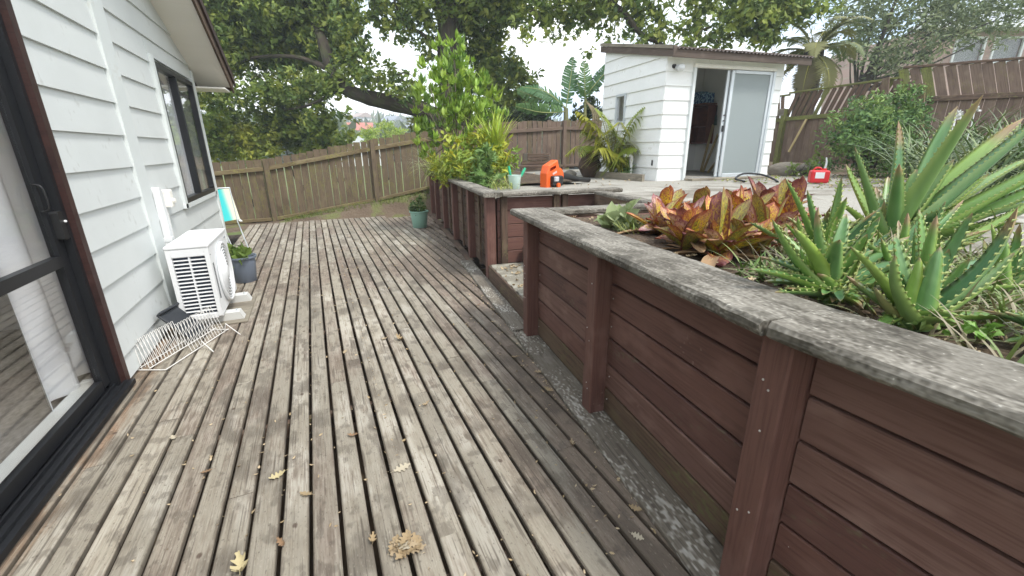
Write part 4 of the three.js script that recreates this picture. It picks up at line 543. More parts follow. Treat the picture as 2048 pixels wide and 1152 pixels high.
{ // pale tree behind the right fence
  const t = thing('pale_tree', 'tall pale tree with thin branches in front of the brick house', 'tree');
  part('trunk', limb([[20.6, -0.5, -11.9], [20.7, 2.5, -11.8], [21.0, 4.5, -11.6], [21.3, 7, -11.4]], [0.16, 0.13, 0.1, 0.05], 8, 20, 0.2), M.bark, t);
  const r = rng(9); for (const b of CROWN_PALE) part('branch', limb([[20.8, 3.2 + r(), -11.8], [(20.8 + b[0]) / 2, b[1] - 1.1, (b[2] - 11.8) / 2], [b[0], b[1], b[2]]], [0.06, 0.04, 0.015], 6, 12), M.bark, t);
  crown(t, 'foliage', CROWN_PALE, [sprig(9, 0.20, 0.075, 0.34, 91), sprig(9, 0.17, 0.07, 0.3, 92)], 36, [[0.19, 0.24, 0.11], [0.26, 0.29, 0.14], [0.15, 0.19, 0.09]], 23);
}
function bush(name, label, cat, blobs, geos, dens, cols, seed, base, gr, m = LM, flat = 0.85, sc) {
  const t = thing(name, label, cat, [0, 0, 0], 0, gr), r = rng(seed + 5);
  for (const b of blobs.slice(0, 5)) part('stem', limb([[base[0] + (r() - 0.5) * 0.2, base[1], base[2] + (r() - 0.5) * 0.2], [(base[0] + b[0]) / 2 + (r() - 0.5) * 0.2, (base[1] + b[1]) / 2, (base[2] + b[2]) / 2], [b[0], b[1] + b[3] * 0.3, b[2]]], [0.04, 0.028, 0.008].map((x) => x * clamp(b[3] * 1.4, 0.2, 1)), 6, 12), M.bark, t);
  crown(t, 'foliage', blobs, geos, dens, cols, seed, m, flat, sc); return t;
}
const sprigS = [31, 32].map((s) => sprig(8, 0.12, 0.07, 0.16, s));
bush('garden_tree', 'yellow green bush rising above the sloping fence at far left', 'tree', CROWN_BUSH_A.slice(0, 3), sprigS, 120, [[0.34, 0.38, 0.07], [0.24, 0.30, 0.06], [0.44, 0.44, 0.08]], 41, [-2.3, -0.7, -20.6]);
bush('garden_tree', 'mid green tree behind the sloping fence under the oak limb', 'tree', CROWN_BUSH_A.slice(3), sprigS, 110, [[0.18, 0.24, 0.06], [0.26, 0.30, 0.08]], 42, [-0.6, -0.7, -22.2]);
bush('garden_tree', 'small green tree showing above the middle of the sloping fence', 'tree', CROWN_BUSH_B.slice(0, 2), sprigS, 110, [[0.30, 0.36, 0.07], [0.2, 0.26, 0.05]], 43, [1.2, -0.7, -22.6]);
bush('garden_tree', 'bright green round tree in the hazy distance below the oak limb', 'tree', CROWN_BUSH_B.slice(2, 5), sprigS, 70, [[0.30, 0.42, 0.07], [0.38, 0.44, 0.08]], 44, [5.2, -0.7, -34]);
bush('garden_tree', 'yellow leaved tree behind the fence corner beside the tall shrub', 'tree', CROWN_BUSH_B.slice(5), sprigS, 120, [[0.26, 0.26, 0.05], [0.18, 0.22, 0.05]], 45, [4.75, -0.7, -20]);
bush('garden_tree', 'dark evergreen tree behind the level fence left of the banana', 'tree', CROWN_DARK.slice(0, 4), sprigS, 130, [[0.04, 0.065, 0.028], [0.06, 0.085, 0.03]], 46, [6.1, -0.5, -13.8]);
bush('garden_tree', 'dark evergreen tree behind the level fence next to the shed', 'tree', CROWN_DARK.slice(4), sprigS, 130, [[0.05, 0.08, 0.03], [0.08, 0.11, 0.035]], 47, [8.9, -0.5, -13.2]);

// ---------------------------------------------------------------- banana plant, palms
function bananaLeaf(L, W, droop, seed) { // blade torn into strips that hang from the midrib
  const r = rng(seed), pos = [], idx = [], n = 20, C = (t) => [L * t * (1 - 0.25 * droop * t), -droop * L * 0.55 * t * t];
  for (const s of [-1, 1]) for (let i = 0; i < n; i++) { const t0 = 0.08 + 0.92 * i / n, t1 = t0 + 0.92 / n * (0.82 + 0.2 * r()), w = (t) => W / 2 * Math.pow(Math.sin(Math.PI * clamp(0.08 + 0.9 * t)), 0.6), dr = 0.2 + r() * 0.9 * (r() < 0.6 ? 0.5 : 1), o = pos.length / 3, q = r() * 0.05; for (const k of [0, 0.5, 1]) for (const t of [t0, t1]) { const [y, z] = C(t), ww = w(t) * k; pos.push(s * ww * Math.cos(dr * k), y + ww * 0.35 - q * k, z - ww * Math.sin(dr * k)); } idx.push(o, o + 1, o + 2, o + 1, o + 3, o + 2, o + 2, o + 3, o + 4, o + 3, o + 5, o + 4); }
  const g = new THREE.BufferGeometry(); g.setAttribute('position', new THREE.Float32BufferAttribute(pos, 3)); g.setIndex(idx); g.computeVertexNormals(); return g; }
{
  const b = thing('banana_plant', 'banana plant with broad torn leaves behind the level fence', 'plant', [7.75, 0, -13.0]);
  const bm = new THREE.MeshPhysicalMaterial({ color: lin(0.09, 0.20, 0.07), roughness: 0.5, transmission: 0.12, thickness: 0, side: THREE.DoubleSide }), bm2 = bm.clone(); bm2.color = lin(0.14, 0.26, 0.08);
  part('trunk', limb([[0.1, -0.6, 0], [0.05, 1.2, 0], [0, 2.7, 0]], [0.13, 0.11, 0.07], 12, 16, 0.1), mat({ color: lin(0.22, 0.22, 0.10), roughness: 0.7 }), b); part('trunk', limb([[0.75, -0.6, 0.1], [0.7, 1.4, 0.1], [0.66, 3.1, 0.1]], [0.1, 0.08, 0.04], 10, 14, 0.1), mat({ color: lin(0.26, 0.26, 0.1), roughness: 0.7 }), b);
  [[0, 2.7, 0, 1.9, 0.42, -1.30, 0.15, 0.55], [0, 2.7, 0, 1.75, 0.4, -1.0, -0.2, 0.9], [0, 2.7, 0, 1.6, 0.45, 0.10, 0.1, 0.25], [0, 2.6, 0, 1.9, 0.42, -1.55, 0.5, 0.75], [0.66, 3.1, 0.1, 1.6, 0.36, 0.75, 0, 0.3], [0.66, 3.0, 0.1, 1.5, 0.4, 1.05, 0.4, 0.7], [0.66, 2.9, 0.1, 1.3, 0.38, -0.5, 0.9, 0.9], [0.66, 2.9, 0.1, 1.3, 0.36, 1.25, -0.5, 1.0], [0.66, 3.0, 0.1, 1.4, 0.36, -0.12, -0.6, 0.35]].forEach(([x, y, z, L, W, rz, rx, dr], i) => { const m = part('leaf', bananaLeaf(L, W * 1.25, dr, i + 60), i % 3 ? bm : bm2, b, [x, y, z]); m.rotation.set(rx, (i % 2 ? 0.35 : -0.35), -rz); part('midrib', limb([[0, 0, 0.01], [0, L * 0.5, -dr * L * 0.13], [0, L * (1 - 0.25 * dr), -dr * L * 0.54]], [0.02, 0.013, 0.004], 5, 8), mat({ color: lin(0.35, 0.38, 0.14) }), m); });
  const dead = mat({ color: lin(0.32, 0.26, 0.16), roughness: 0.9 }); for (let i = 0; i < 4; i++) part('dead_leaf', limb([[0.66, 2.9, 0.15], [0.85 + i * 0.07, 2.5, 0.3], [0.8 + i * 0.09, 1.9 - i * 0.12, 0.32], [0.84 + i * 0.07, 1.5 - i * 0.1, 0.32]], [0.02, 0.03, 0.05, 0.008], 5, 12, 0.5), dead, b);
}
function frond(L, nL, leafL, leafW, droop, mr, ml, parent, m4, seed, hang = 0.5) { // rachis with leaflets, two parts
  const r = rng(seed), C = new THREE.QuadraticBezierCurve3(V(0, 0, 0), V(0, L * 0.65, L * 0.12), V(0, L * (0.95 - droop * 0.9), L * (0.25 + droop * 0.65)));
  const P = [0, 0.25, 0.5, 0.75, 1].map((t) => C.getPoint(t).toArray()), gs = [];
  for (let i = 0; i < nL; i++) { const t = 0.14 + 0.86 * i / nL, p = C.getPoint(t), tg = C.getTangent(t), ll = leafL * Math.sin(Math.PI * (0.25 + 0.7 * t)) * (0.85 + r() * 0.3); for (const s of [-1, 1]) { const g = leafGeo(ll, leafW, 0.2, hang * (0.4 + r() * 0.6), 3); const d = V(s * 1, 0, 0).addScaledVector(tg, 0.75).normalize(), up = V(0, 1, 0).addScaledVector(d, -d.y).normalize(), x = new THREE.Vector3().crossVectors(d, up); g.applyMatrix4(new THREE.Matrix4().makeBasis(x, d, up)); g.translate(p.x, p.y, p.z); gs.push(g); } }
  const f = group('frond', parent); f.applyMatrix4(m4); part('rachis', limb(P, [0.014, 0.011, 0.008, 0.005, 0.002], 6, 14), mr, f); const lf = part('leaflets', mergeGeometries(gs), ml, f); lf.userData.kind = 'stuff'; return f;
}
{
  const yl = leafMat(0.5, 0.3); yl.color = lin(0.24, 0.30, 0.04); const yg = leafMat(0.5, 0.3); yg.color = lin(0.36, 0.36, 0.04); const st = mat({ color: lin(0.34, 0.32, 0.08) });
  const p = thing('potted_palm', 'yellow green feather palm arching beside the white shed wall', 'palm', [5.33, TY, -7.15]);
  [[-1.6, 0.05, 1.25, 0.3], [0.4, 0.02, 1.45, 0.28], [1.3, 0.05, 1.4, 0.32], [2.6, 0.1, 1.2, 0.4], [-0.5, 0.05, 1.2, 0.36], [3.6, 0.1, 1.15, 0.4], [0.9, 0.1, 1.15, 0.5], [2.0, 0.02, 1.35, 0.34], [-1.0, 0.15, 0.95, 0.6], [0.1, 0.1, 0.9, 0.6], [1.7, 0.03, 1.5, 0.26], [0.8, 0.02, 1.5, 0.24], [2.9, 0.05, 1.35, 0.3], [-1.2, 0.03, 1.4, 0.3], [4.2, 0.05, 1.4, 0.3]].forEach(([a, t, L, d], i) => frond(L * 1.2, 26, 0.34, 0.04, d * 0.75, st, i % 2 ? yl : yg, p, new THREE.Matrix4().makeRotationY(a).multiply(new THREE.Matrix4().makeRotationX(t)), i + 70, 1.5));
  part('stem', limb([[0, 0, 0], [0.01, 0.3, 0]], [0.05, 0.03], 8, 6), st, p);
  const u = thing('garden_urn', 'squat dark brown clay urn standing by the fence near the shed', 'urn', [5.02, TY, -7.45]);
  part('body', new THREE.LatheGeometry([[0.001, 0], [0.12, 0], [0.14, 0.03], [0.21, 0.16], [0.22, 0.25], [0.17, 0.36], [0.15, 0.40], [0.18, 0.43], [0.18, 0.455], [0.15, 0.455], [0.13, 0.4], [0.001, 0.36]].map(([a, b]) => new THREE.Vector2(a, b)), 32), mat({ map: tex(256, 256, 0.4, 0.6, (u2, v) => mix3([92, 72, 56], [62, 48, 38], fbm(u2 * 8, v * 8, 4, 8, 8))), roughness: 0.85 }), u);
  for (let i = 0; i < 4; i++) part('relief', new THREE.TorusGeometry(0.07, 0.022, 8, 16, Math.PI), M.brownOld, u, [Math.sin(i * 1.57 + 0.5) * 0.20, 0.17, Math.cos(i * 1.57 + 0.5) * 0.20], [0, i * 1.57 + 0.5, 0]);
  const q = thing('urn_plant', 'yellow green drooping plant growing in the clay urn', 'plant', [5.02, TY + 0.42, -7.45]);
  [0.2, 1.5, 2.8, 4.1, 5.3].forEach((a, i) => frond(0.62, 12, 0.2, 0.035, 0.85, st, i % 2 ? yg : yl, q, new THREE.Matrix4().makeRotationY(a).multiply(new THREE.Matrix4().makeRotationX(0.3)), i + 170, 0.9));
  // tall palm behind the right fence with a skirt of drooping fronds
  const t = thing('date_palm', 'grey green palm with drooping fronds behind the shed and slat fence', 'palm', [13.9, 1.1, -9.3]); part('trunk', limb([[0, -1.6, 0], [0, 1.5, 0], [0, 3.2, 0]], [0.32, 0.3, 0.26], 12, 12, 0.2), M.bark, t);
  const g1 = leafMat(0.6, 0.25); g1.color = lin(0.13, 0.17, 0.06); const g2 = leafMat(0.6, 0.25); g2.color = lin(0.24, 0.24, 0.10); const g3 = leafMat(0.8, 0.2); g3.color = lin(0.20, 0.18, 0.10); const r = rng(5);
  for (let i = 0; i < 26; i++) { const k = i % 3, el = k === 0 ? 0.25 + r() * 0.25 : k === 1 ? 0.8 + r() * 0.3 : 1.75 + r() * 0.35; frond(1.6 + r() * 0.4, 26, 0.36, 0.045, k === 2 ? 0.35 : 0.45, st, k === 2 ? (i % 2 ? g2 : g3) : (i % 2 ? g1 : g2), t, new THREE.Matrix4().makeTranslation(0, 3.0, 0).multiply(new THREE.Matrix4().makeRotationY(i * 2.4 + r() * 0.4)).multiply(new THREE.Matrix4().makeRotationX(el)), i + 300, 0.4); }
}

// ---------------------------------------------------------------- shrubs in the beds
{
  const ros = [51, 52, 53].map((s) => sprig(10, 0.12, 0.042, 0.05, s, { rosette: true, seg: 3, bend: 0.5 })), gc = [[0.30, 0.46, 0.07], [0.40, 0.54, 0.09], [0.16, 0.28, 0.06], [0.34, 0.46, 0.07], [0.24, 0.36, 0.07]];
  const t = thing('tall_shrub', 'tall light green shrub with large glossy leaf rosettes in the planter', 'shrub');
  const B = [[2.36, 3.02, -7.5, 0.26, 1.3], [2.22, 2.72, -7.5, 0.33, 1.2], [2.62, 2.62, -7.6, 0.33, 1.1], [1.92, 2.5, -7.5, 0.30, 1.0], [2.9, 2.35, -7.5, 0.34, 1.1], [2.3, 2.35, -7.6, 0.38, 1.0], [1.85, 2.18, -7.5, 0.28, 0.9], [2.6, 2.15, -7.5, 0.38, 1.1], [3.05, 2.08, -7.6, 0.26, 1], [2.1, 1.98, -7.6, 0.32, 0.8], [1.85, 1.72, -7.7, 0.28, 1], [2.45, 1.8, -7.6, 0.4, 0.9], [1.98, 1.42, -7.9, 0.25, 0.9]];
  const sm = mat({ color: lin(0.22, 0.19, 0.14), roughness: 0.9 });
  for (const b of B) part('stem', limb([[2.35, 0.9, -7.6], [(2.35 * 2 + b[0]) / 3, 1.5, -7.6], [b[0], b[1] - 0.05, b[2]]], [0.022, 0.016, 0.008], 6, 14), sm, t);
  const m = leafMat(0.4, 0.3); crown(t, 'foliage', B, ros, 150, gc, 61, m, 1, [0.6, 1.25], 0.35);
  bush('variegated_shrub', 'yellow and green bushy shrub filling the planter behind the coping', 'shrub', [[2.22, 1.45, -6.9, 0.34, 1], [2.62, 1.55, -6.8, 0.36, 1], [2.3, 1.2, -6.6, 0.34, 1], [2.68, 1.22, -6.45, 0.34, 1], [2.92, 1.38, -6.7, 0.28, 1], [2.12, 1.15, -7.2, 0.3, 1], [2.1, 1.2, -7.6, 0.26, 1]], [sprig(9, 0.10, 0.04, 0.12, 55), sprig(8, 0.11, 0.035, 0.12, 56)], 330, [[0.46, 0.44, 0.04], [0.26, 0.36, 0.05], [0.38, 0.42, 0.05], [0.20, 0.30, 0.05]], 62, [2.45, 0.95, -6.8], undefined, leafMat(0.5, 0.3));
  bush('leafy_seedling', 'upright mid green leafy plant at the front of the planter bed', 'plant', [[2.36, 1.28, -6.25, 0.15, 1], [2.34, 1.08, -6.2, 0.2, 1], [2.4, 1.46, -6.3, 0.11, 1]], [sprig(8, 0.12, 0.045, 0.06, 57, { rosette: true })], 900, [[0.15, 0.26, 0.07], [0.2, 0.3, 0.09]], 63, [2.36, 0.93, -6.2], undefined, leafMat(0.5, 0.3));
  bush('small_weed', 'low green weed plant at the foot of the shed side wall', 'plant', [[5.5, 1.12, -6.95, 0.17, 1], [5.42, 1.05, -6.75, 0.15, 1], [5.38, 1.25, -7.0, 0.14, 0.7]], [sprig(9, 0.13, 0.022, 0.1, 58)], 700, [[0.10, 0.18, 0.05], [0.15, 0.24, 0.07]], 64, [5.45, 0.93, -6.85]);
  bush('dense_shrub', 'dense fine leaved green shrub before the slat fence at right', 'shrub', [[9.15, 2.05, -4.85, 0.42, 1], [8.85, 1.75, -4.9, 0.5, 1], [9.35, 1.7, -4.7, 0.5, 1], [9.65, 2.0, -4.6, 0.42, 1], [8.75, 1.4, -5.0, 0.45, 1], [9.4, 1.35, -4.7, 0.5, 1], [9.55, 2.3, -4.65, 0.28, 0.9]], [sprig(12, 0.07, 0.035, 0.13, 59), sprig(12, 0.08, 0.03, 0.14, 60)], 300, [[0.13, 0.23, 0.08], [0.19, 0.32, 0.09], [0.09, 0.17, 0.07], [0.26, 0.36, 0.10]], 65, [9.2, 1.1, -4.8]);
  bush('pot_seedling', 'small bushy green plant growing in the pale green pot', 'plant', [[1.83, 0.42, -8.62, 0.14, 1], [1.86, 0.55, -8.62, 0.08, 1], [1.78, 0.36, -8.6, 0.12, 1]], [sprig(8, 0.07, 0.035, 0.06, 66, { rosette: true })], 1500, [[0.09, 0.16, 0.04], [0.15, 0.22, 0.06]], 67, [1.83, 0.27, -8.62]);
  bush('pot_seedling', 'yellow green leafy plant growing in the grey pot', 'plant', [[-0.97, 0.36, -5.88, 0.09, 1], [-0.88, 0.33, -5.85, 0.08, 1]], [sprig(7, 0.11, 0.07, 0.05, 68, { rosette: true })], 1800, [[0.12, 0.2, 0.04], [0.2, 0.28, 0.06]], 69, [-0.92, 0.24, -5.86]);
}
// strap leaved clumps
function blade(L, W, droop, seg = 7) { const pos = [], idx = []; for (let i = 0; i <= seg; i++) { const t = i / seg, w = W / 2 * (1 - Math.pow(t, 2.2) * 0.97), a = droop * t; const y = L * (Math.sin(a) / Math.max(droop, 1e-3)), z = L * (1 - Math.cos(a)) / Math.max(droop, 1e-3); for (const s of [-1, 0, 1]) pos.push(s * w, y, z + Math.abs(s) * w * 0.35); } for (let i = 0; i < seg; i++) for (let k = 0; k < 2; k++) { const q = i * 3 + k; idx.push(q, q + 1, q + 3, q + 1, q + 4, q + 3); } const g = new THREE.BufferGeometry(); g.setAttribute('position', new THREE.Float32BufferAttribute(pos, 3)); g.setIndex(idx); g.computeVertexNormals(); return g; }
function tuft(name, label, pos, n, L, W, cols, seed, o = {}) {
  const t = thing(name, label, o.cat ?? 'plant', pos, 0, o.group), r = rng(seed), gs = [];
  for (let i = 0; i < n; i++) { const g = blade(L * (0.6 + r() * 0.5), W * (0.7 + r() * 0.5), (o.droop ?? 1.3) * (0.4 + r() * 0.9)); g.rotateX((o.lean ?? 0.25) * (0.2 + r())); g.rotateY(r() * 6.283); g.translate((r() - 0.5) * (o.spread ?? 0.15), 0, (r() - 0.5) * (o.spread ?? 0.15)); const c = cols[Math.floor(r() * cols.length)], f = 0.8 + r() * 0.4, ca = new Float32Array(g.attributes.position.count * 3); for (let k = 0; k < ca.length; k += 3) { ca[k] = c[0] * f; ca[k + 1] = c[1] * f; ca[k + 2] = c[2] * f; } g.setAttribute('color', new THREE.BufferAttribute(ca, 3)); gs.push(g); }
  const m = part('foliage', mergeGeometries(gs), tuft.m ??= new THREE.MeshPhysicalMaterial({ vertexColors: true, roughness: 0.55, transmission: 0.25, thickness: 0, side: THREE.DoubleSide }), t); m.userData.kind = 'stuff'; return t;
}
tuft('yellow_strap_plant', 'bright yellow green spiky strap plant standing above the planter shrubs', [2.72, 1.35, -6.75], 80, 0.85, 0.035, [[0.46, 0.55, 0.07], [0.36, 0.48, 0.06]], 71, { droop: 0.8, lean: 0.3 });
tuft('grass_clump', 'yellowing grass clump drooping over the far planter coping', [2.12, 0.98, -7.4], 120, 0.8, 0.016, [[0.44, 0.48, 0.08], [0.30, 0.38, 0.06]], 72, { droop: 1.9, lean: 0.5, spread: 0.3 });
tuft('grass_clump', 'thin dry grass clump at the left end of the far planter', [2.25, 0.98, -8.8], 130, 0.85, 0.013, [[0.30, 0.30, 0.10], [0.22, 0.25, 0.07]], 73, { droop: 1.7, lean: 0.6, spread: 0.4 });
tuft('grass_clump', 'short yellow grass behind the front corner of the far planter', [2.42, 0.95, -5.75], 70, 0.26, 0.010, [[0.36, 0.38, 0.08], [0.24, 0.3, 0.06]], 74, { droop: 1.3, lean: 0.6, spread: 0.35 });
const agCols = [[0.10, 0.17, 0.045], [0.13, 0.20, 0.05], [0.08, 0.13, 0.04], [0.17, 0.22, 0.06]];
[[7.3, -3.1, 'behind the big aloe'], [8.1, -2.7, 'right of the dense shrub'], [8.4, -3.5, 'below the leaning slat fence'], [7.2, -2.2, 'at the right picture edge'], [9.4, -3.0, 'close under the upper fence'], [6.6, -2.4, 'nearest behind the aloe tips'], [9.6, -3.7, 'beside the wide fence boards']].forEach(([x, z, w], i) => {
  const y = 1.02 + 0.08 * (x - 6.5); const t = tuft('strap_leaf_plant', `green strap leaved garden plant ${w}`, [x, y, z], 95, 1.0, 0.03, agCols, 80 + i, { droop: 1.7, lean: 0.55, spread: 0.5, group: 'strap leaved plants in the right garden bed' });
  if (i % 2 === 0) { const wp = mat({ color: lin(0.75, 0.75, 0.72) }), r = rng(i + 9); const fl = group('flower_head', t, [0.1 - i * 0.05, 0.72, 0.1]); part('stalk', limb([[0, -0.72, 0], [0.02, -0.3, 0], [0, 0, 0]], [0.008, 0.007, 0.005], 6, 8), LM, fl); for (let k = 0; k < 16; k++) { const g = leafGeo(0.07, 0.03, 0.2, 0.4, 2); part('petal', g, wp, fl, [0, 0, 0], [r() * 2, r() * 6.3, (r() - 0.5)]); } }
});

// ---------------------------------------------------------------- aloes
const FRAME = { R: V(Math.cos(0.419), 0, Math.sin(0.419)), B: V(Math.sin(0.419), 0, -Math.cos(0.419)) };
function aloeLeaf(L, W, bend, col, seed) { // grows along +y, inner (channelled) face +z, curling outward (-z) or inward
  const r = rng(seed), pos = [], idx = [], cl = [], n = 13, S = [-1, -0.55, 0, 0.55, 1, 0.6, 0, -0.6], q = S.length, ed = [], brown = r() < 0.3 ? 0.7 + r() * 0.15 : 0.93, sx = r() * 90, fleck = (s, t) => (fbm(s * 2 + sx, t * 12 + sx, 3) - 0.5) * 0.10, wv = (r() - 0.5) * 0.06, wp = r() * 6;
  for (let i = 0; i <= n; i++) {
    const t = i / n, w = 1.42 * W / 2 * Math.pow(1 - t, 0.6) * (1 - 0.18 * Math.sin(t * 3)) + 0.0012, th = w * 0.5, a = bend * t * t;
    const cy = L * (t - 0.18 * Math.abs(bend) * t * t * t), cz = -L * a * 0.55, tx = Math.cos(a), tz = Math.sin(a);
    S.forEach((s, k) => { const top = k < 5, d = top ? w * 0.42 * s * s : -th * (1 - s * s) + w * 0.42 * s * s - th * 0.25; pos.push(s * w + wv * L * Math.sin(t * 4 + wp) * t, cy + d * tz, cz + d * tx + wv * L * 0.5 * Math.sin(t * 6 + wp) * t); const e = Math.abs(s) === 1 ? 1 : 0, f = 0.93 + 0.14 * r(); const tipc = sst(brown, Math.min(1, brown + 0.15), t), m = fleck(s, t); cl.push((col[0] + e * 0.09 + (0.30 - col[0]) * tipc + m) * f, (col[1] + e * 0.07 + (0.20 - col[1]) * tipc + m) * f, (col[2] + (0.11 - col[2]) * tipc + m * 0.6) * f); });
    ed.push([w, cy + w * 0.42 * tz, cz + w * 0.42 * tx + wv * L * 0.5 * Math.sin(t * 6 + wp) * t, wv * L * Math.sin(t * 4 + wp) * t]);
  }
  for (let i = 0; i < n; i++) for (let k = 0; k < q; k++) { const a = i * q + k, b = i * q + (k + 1) % q; idx.push(a, a + q, b, b, a + q, b + q); }
  const nt = Math.round(L / 0.026);
  for (let i = 1; i < nt; i++) { const f = i / nt * n * 0.97, k = Math.floor(f), u = f - k, A = ed[k], B = ed[Math.min(n, k + 1)], w = A[0] + (B[0] - A[0]) * u, y = A[1] + (B[1] - A[1]) * u, z = A[2] + (B[2] - A[2]) * u, h = 0.0065 * (0.5 + 0.9 * r()), xo = A[3] + (B[3] - A[3]) * u; for (const s of [-1, 1]) { const o = pos.length / 3; pos.push(xo + s * (w - 0.002), y - 0.007, z, xo + s * (w - 0.002), y + 0.007, z, xo + s * (w - 0.002), y, z + 0.006, xo + s * (w + h), y + 0.006, z + 0.002); for (let m = 0; m < 4; m++) cl.push(0.46, 0.52, 0.18); idx.push(o, o + 1, o + 3, o + 1, o + 2, o + 3, o + 2, o, o + 3); } }
  const g = new THREE.BufferGeometry(); g.setAttribute('position', new THREE.Float32BufferAttribute(pos, 3)); g.setAttribute('color', new THREE.Float32BufferAttribute(cl, 3)); g.setIndex(idx); g.computeVertexNormals(); return g;
}
const AM = new THREE.MeshPhysicalMaterial({ vertexColors: true, roughness: 0.42, side: THREE.DoubleSide, clearcoat: 0.15, clearcoatRoughness: 0.4 });
const aCols = [[0.12, 0.25, 0.08], [0.16, 0.30, 0.07], [0.21, 0.34, 0.07], [0.11, 0.235, 0.10], [0.18, 0.30, 0.09], [0.26, 0.27, 0.11]];
function aloe(label, pos, leaves, seed) { // leaves: [lean from upright in the view plane (deg, + right), tilt towards the viewer (deg), length, width, bend]
  const a = thing('aloe_plant', label, 'aloe', pos), r = rng(seed);
  const more = []; for (let q = 0; q < (seed === 1 ? 1 : 2); q++) leaves.forEach(([al, fw, L, W, bd]) => { if (r() < 0.8) more.push([al + (r() - 0.5) * 26, fw - 34 + r() * 34, L * (0.5 + r() * 0.4), W * (0.8 + r() * 0.25), bd + (r() - 0.5) * 0.9]); });
  [...leaves, ...more].forEach(([al, fw, L0, W, bd], i) => {
    const L = L0 * (seed === 1 ? 0.84 : 0.84);
    const A = al * Math.PI / 180, B = fw * Math.PI / 180, d = V(0, Math.cos(A) * Math.cos(B), 0).addScaledVector(FRAME.R, Math.sin(A) * Math.cos(B)).addScaledVector(FRAME.B, -Math.sin(B)).normalize();
    const inward = V(0, 1, 0).addScaledVector(d, -d.y); if (inward.length() < 0.2) inward.copy(FRAME.B).multiplyScalar(-1).addScaledVector(d, FRAME.B.dot(d)); inward.normalize();
    const x = new THREE.Vector3().crossVectors(d, inward), m = part('leaf', aloeLeaf(L, W, bd, aCols[Math.floor(r() * (i > 8 ? 6 : 5))], seed * 97 + i), AM, a);
    m.quaternion.setFromRotationMatrix(new THREE.Matrix4().makeBasis(x, d, inward)); m.position.copy(d).multiplyScalar(-0.02).add(V((r() - 0.5) * 0.04, 0.02, (r() - 0.5) * 0.04)); m.rotateY((r() - 0.5) * 0.5);
  });
  part('heart', limb([[0, -0.1, 0], [0, 0.08, 0]], [0.035, 0.02], 8, 4), mat({ color: lin(0.12, 0.15, 0.07) }), a); return a;
}
aloe('tallest aloe with long toothed leaves fanning upward at the right', [2.72, 0.95, -1.22], [[-42, 5, 0.55, 0.075, 0.3], [-26, -12, 0.72, 0.085, -0.1], [-14, 10, 0.62, 0.09, 0.2], [-3, -8, 0.82, 0.095, 0.1], [4, 14, 0.95, 0.10, 0.1], [14, 4, 0.62, 0.12, 0.15], [22, -12, 1.0, 0.11, 0.1], [31, 10, 1.05, 0.14, 0.1], [38, -6, 1.12, 0.13, 0.15], [46, 12, 1.12, 0.12, 0.1], [53, -8, 1.1, 0.11, 0.15], [60, 10, 1.15, 0.10, -0.1], [66, 2, 1.2, 0.10, -0.15], [74, 14, 1.0, 0.09, -0.3], [82, -4, 0.95, 0.085, -0.3], [-58, 10, 0.5, 0.07, 0.4], [-8, 38, 0.5, 0.09, 0.3], [40, 40, 0.6, 0.10, 0.3]], 1);
aloe('compact aloe rosette touching the middle of the coping', [1.57, 0.995, -0.84], [[-62, 0, 0.40, 0.06, 0.3], [-48, -18, 0.42, 0.06, -0.3], [-36, 12, 0.44, 0.062, 0.2], [-24, -14, 0.40, 0.065, -0.3], [-12, 18, 0.33, 0.07, 0.3], [4, 8, 0.30, 0.075, -0.2], [16, -16, 0.38, 0.07, 0.2], [34, 4, 0.38, 0.07, -0.3], [50, -10, 0.44, 0.065, 0.2], [62, 12, 0.40, 0.065, 0.3], [74, 2, 0.36, 0.06, -0.5], [-78, 8, 0.30, 0.055, 0.2], [-30, 42, 0.20, 0.06, 0.9], [30, 45, 0.16, 0.06, 1.0], [66, 42, 0.18, 0.05, 1.0]], 2);
aloe('sprawling aloe with curling leaves nearest the right edge', [1.56, 0.99, -0.60], [[-52, 5, 0.34, 0.055, -0.5], [-34, -10, 0.36, 0.055, 0.2], [-12, 10, 0.30, 0.06, -0.4], [2, -14, 0.34, 0.055, 0.3], [20, 6, 0.30, 0.06, -0.6], [40, -8, 0.44, 0.06, -0.5], [52, 8, 0.48, 0.065, -0.7], [66, -2, 0.42, 0.06, -0.4], [78, 12, 0.40, 0.055, 0.2], [-66, 20, 0.20, 0.05, 1.0], [8, 40, 0.18, 0.05, 0.6]], 3);
aloe('slender aloe between the bromeliads and the tall aloe', [2.05, 0.96, -1.16], [[-66, 0, 0.42, 0.045, -0.4], [-50, -12, 0.46, 0.048, 0.2], [-34, 8, 0.50, 0.05, -0.2], [-20, -8, 0.56, 0.05, 0.2], [-6, 12, 0.44, 0.052, 0.2], [8, -10, 0.50, 0.05, -0.2], [22, 8, 0.40, 0.05, 0.3], [40, 0, 0.42, 0.05, -0.2], [-78, 14, 0.36, 0.042, 0.3]], 4);
aloe('small aloe low behind the sprawling one with brown tips', [2.16, 0.95, -0.62], [[-58, 0, 0.36, 0.045, 0.4], [-30, 10, 0.32, 0.05, -0.4], [-6, -10, 0.36, 0.048, 0.2], [18, 8, 0.34, 0.05, 0.4], [44, -6, 0.40, 0.05, -0.4], [66, 6, 0.42, 0.05, 0.3], [80, 0, 0.36, 0.045, 0.3]], 5);
aloe('thin leaved aloe sprawling in front of the tall one', [2.36, 0.95, -1.0], [[62, 4, 0.75, 0.05, -0.2], [72, -6, 0.85, 0.052, -0.3], [80, 8, 0.72, 0.048, 0.2], [48, 10, 0.45, 0.05, 0.3], [-50, 0, 0.36, 0.045, 0.3], [-20, 10, 0.34, 0.045, -0.3], [20, -10, 0.36, 0.05, 0.3]], 6);

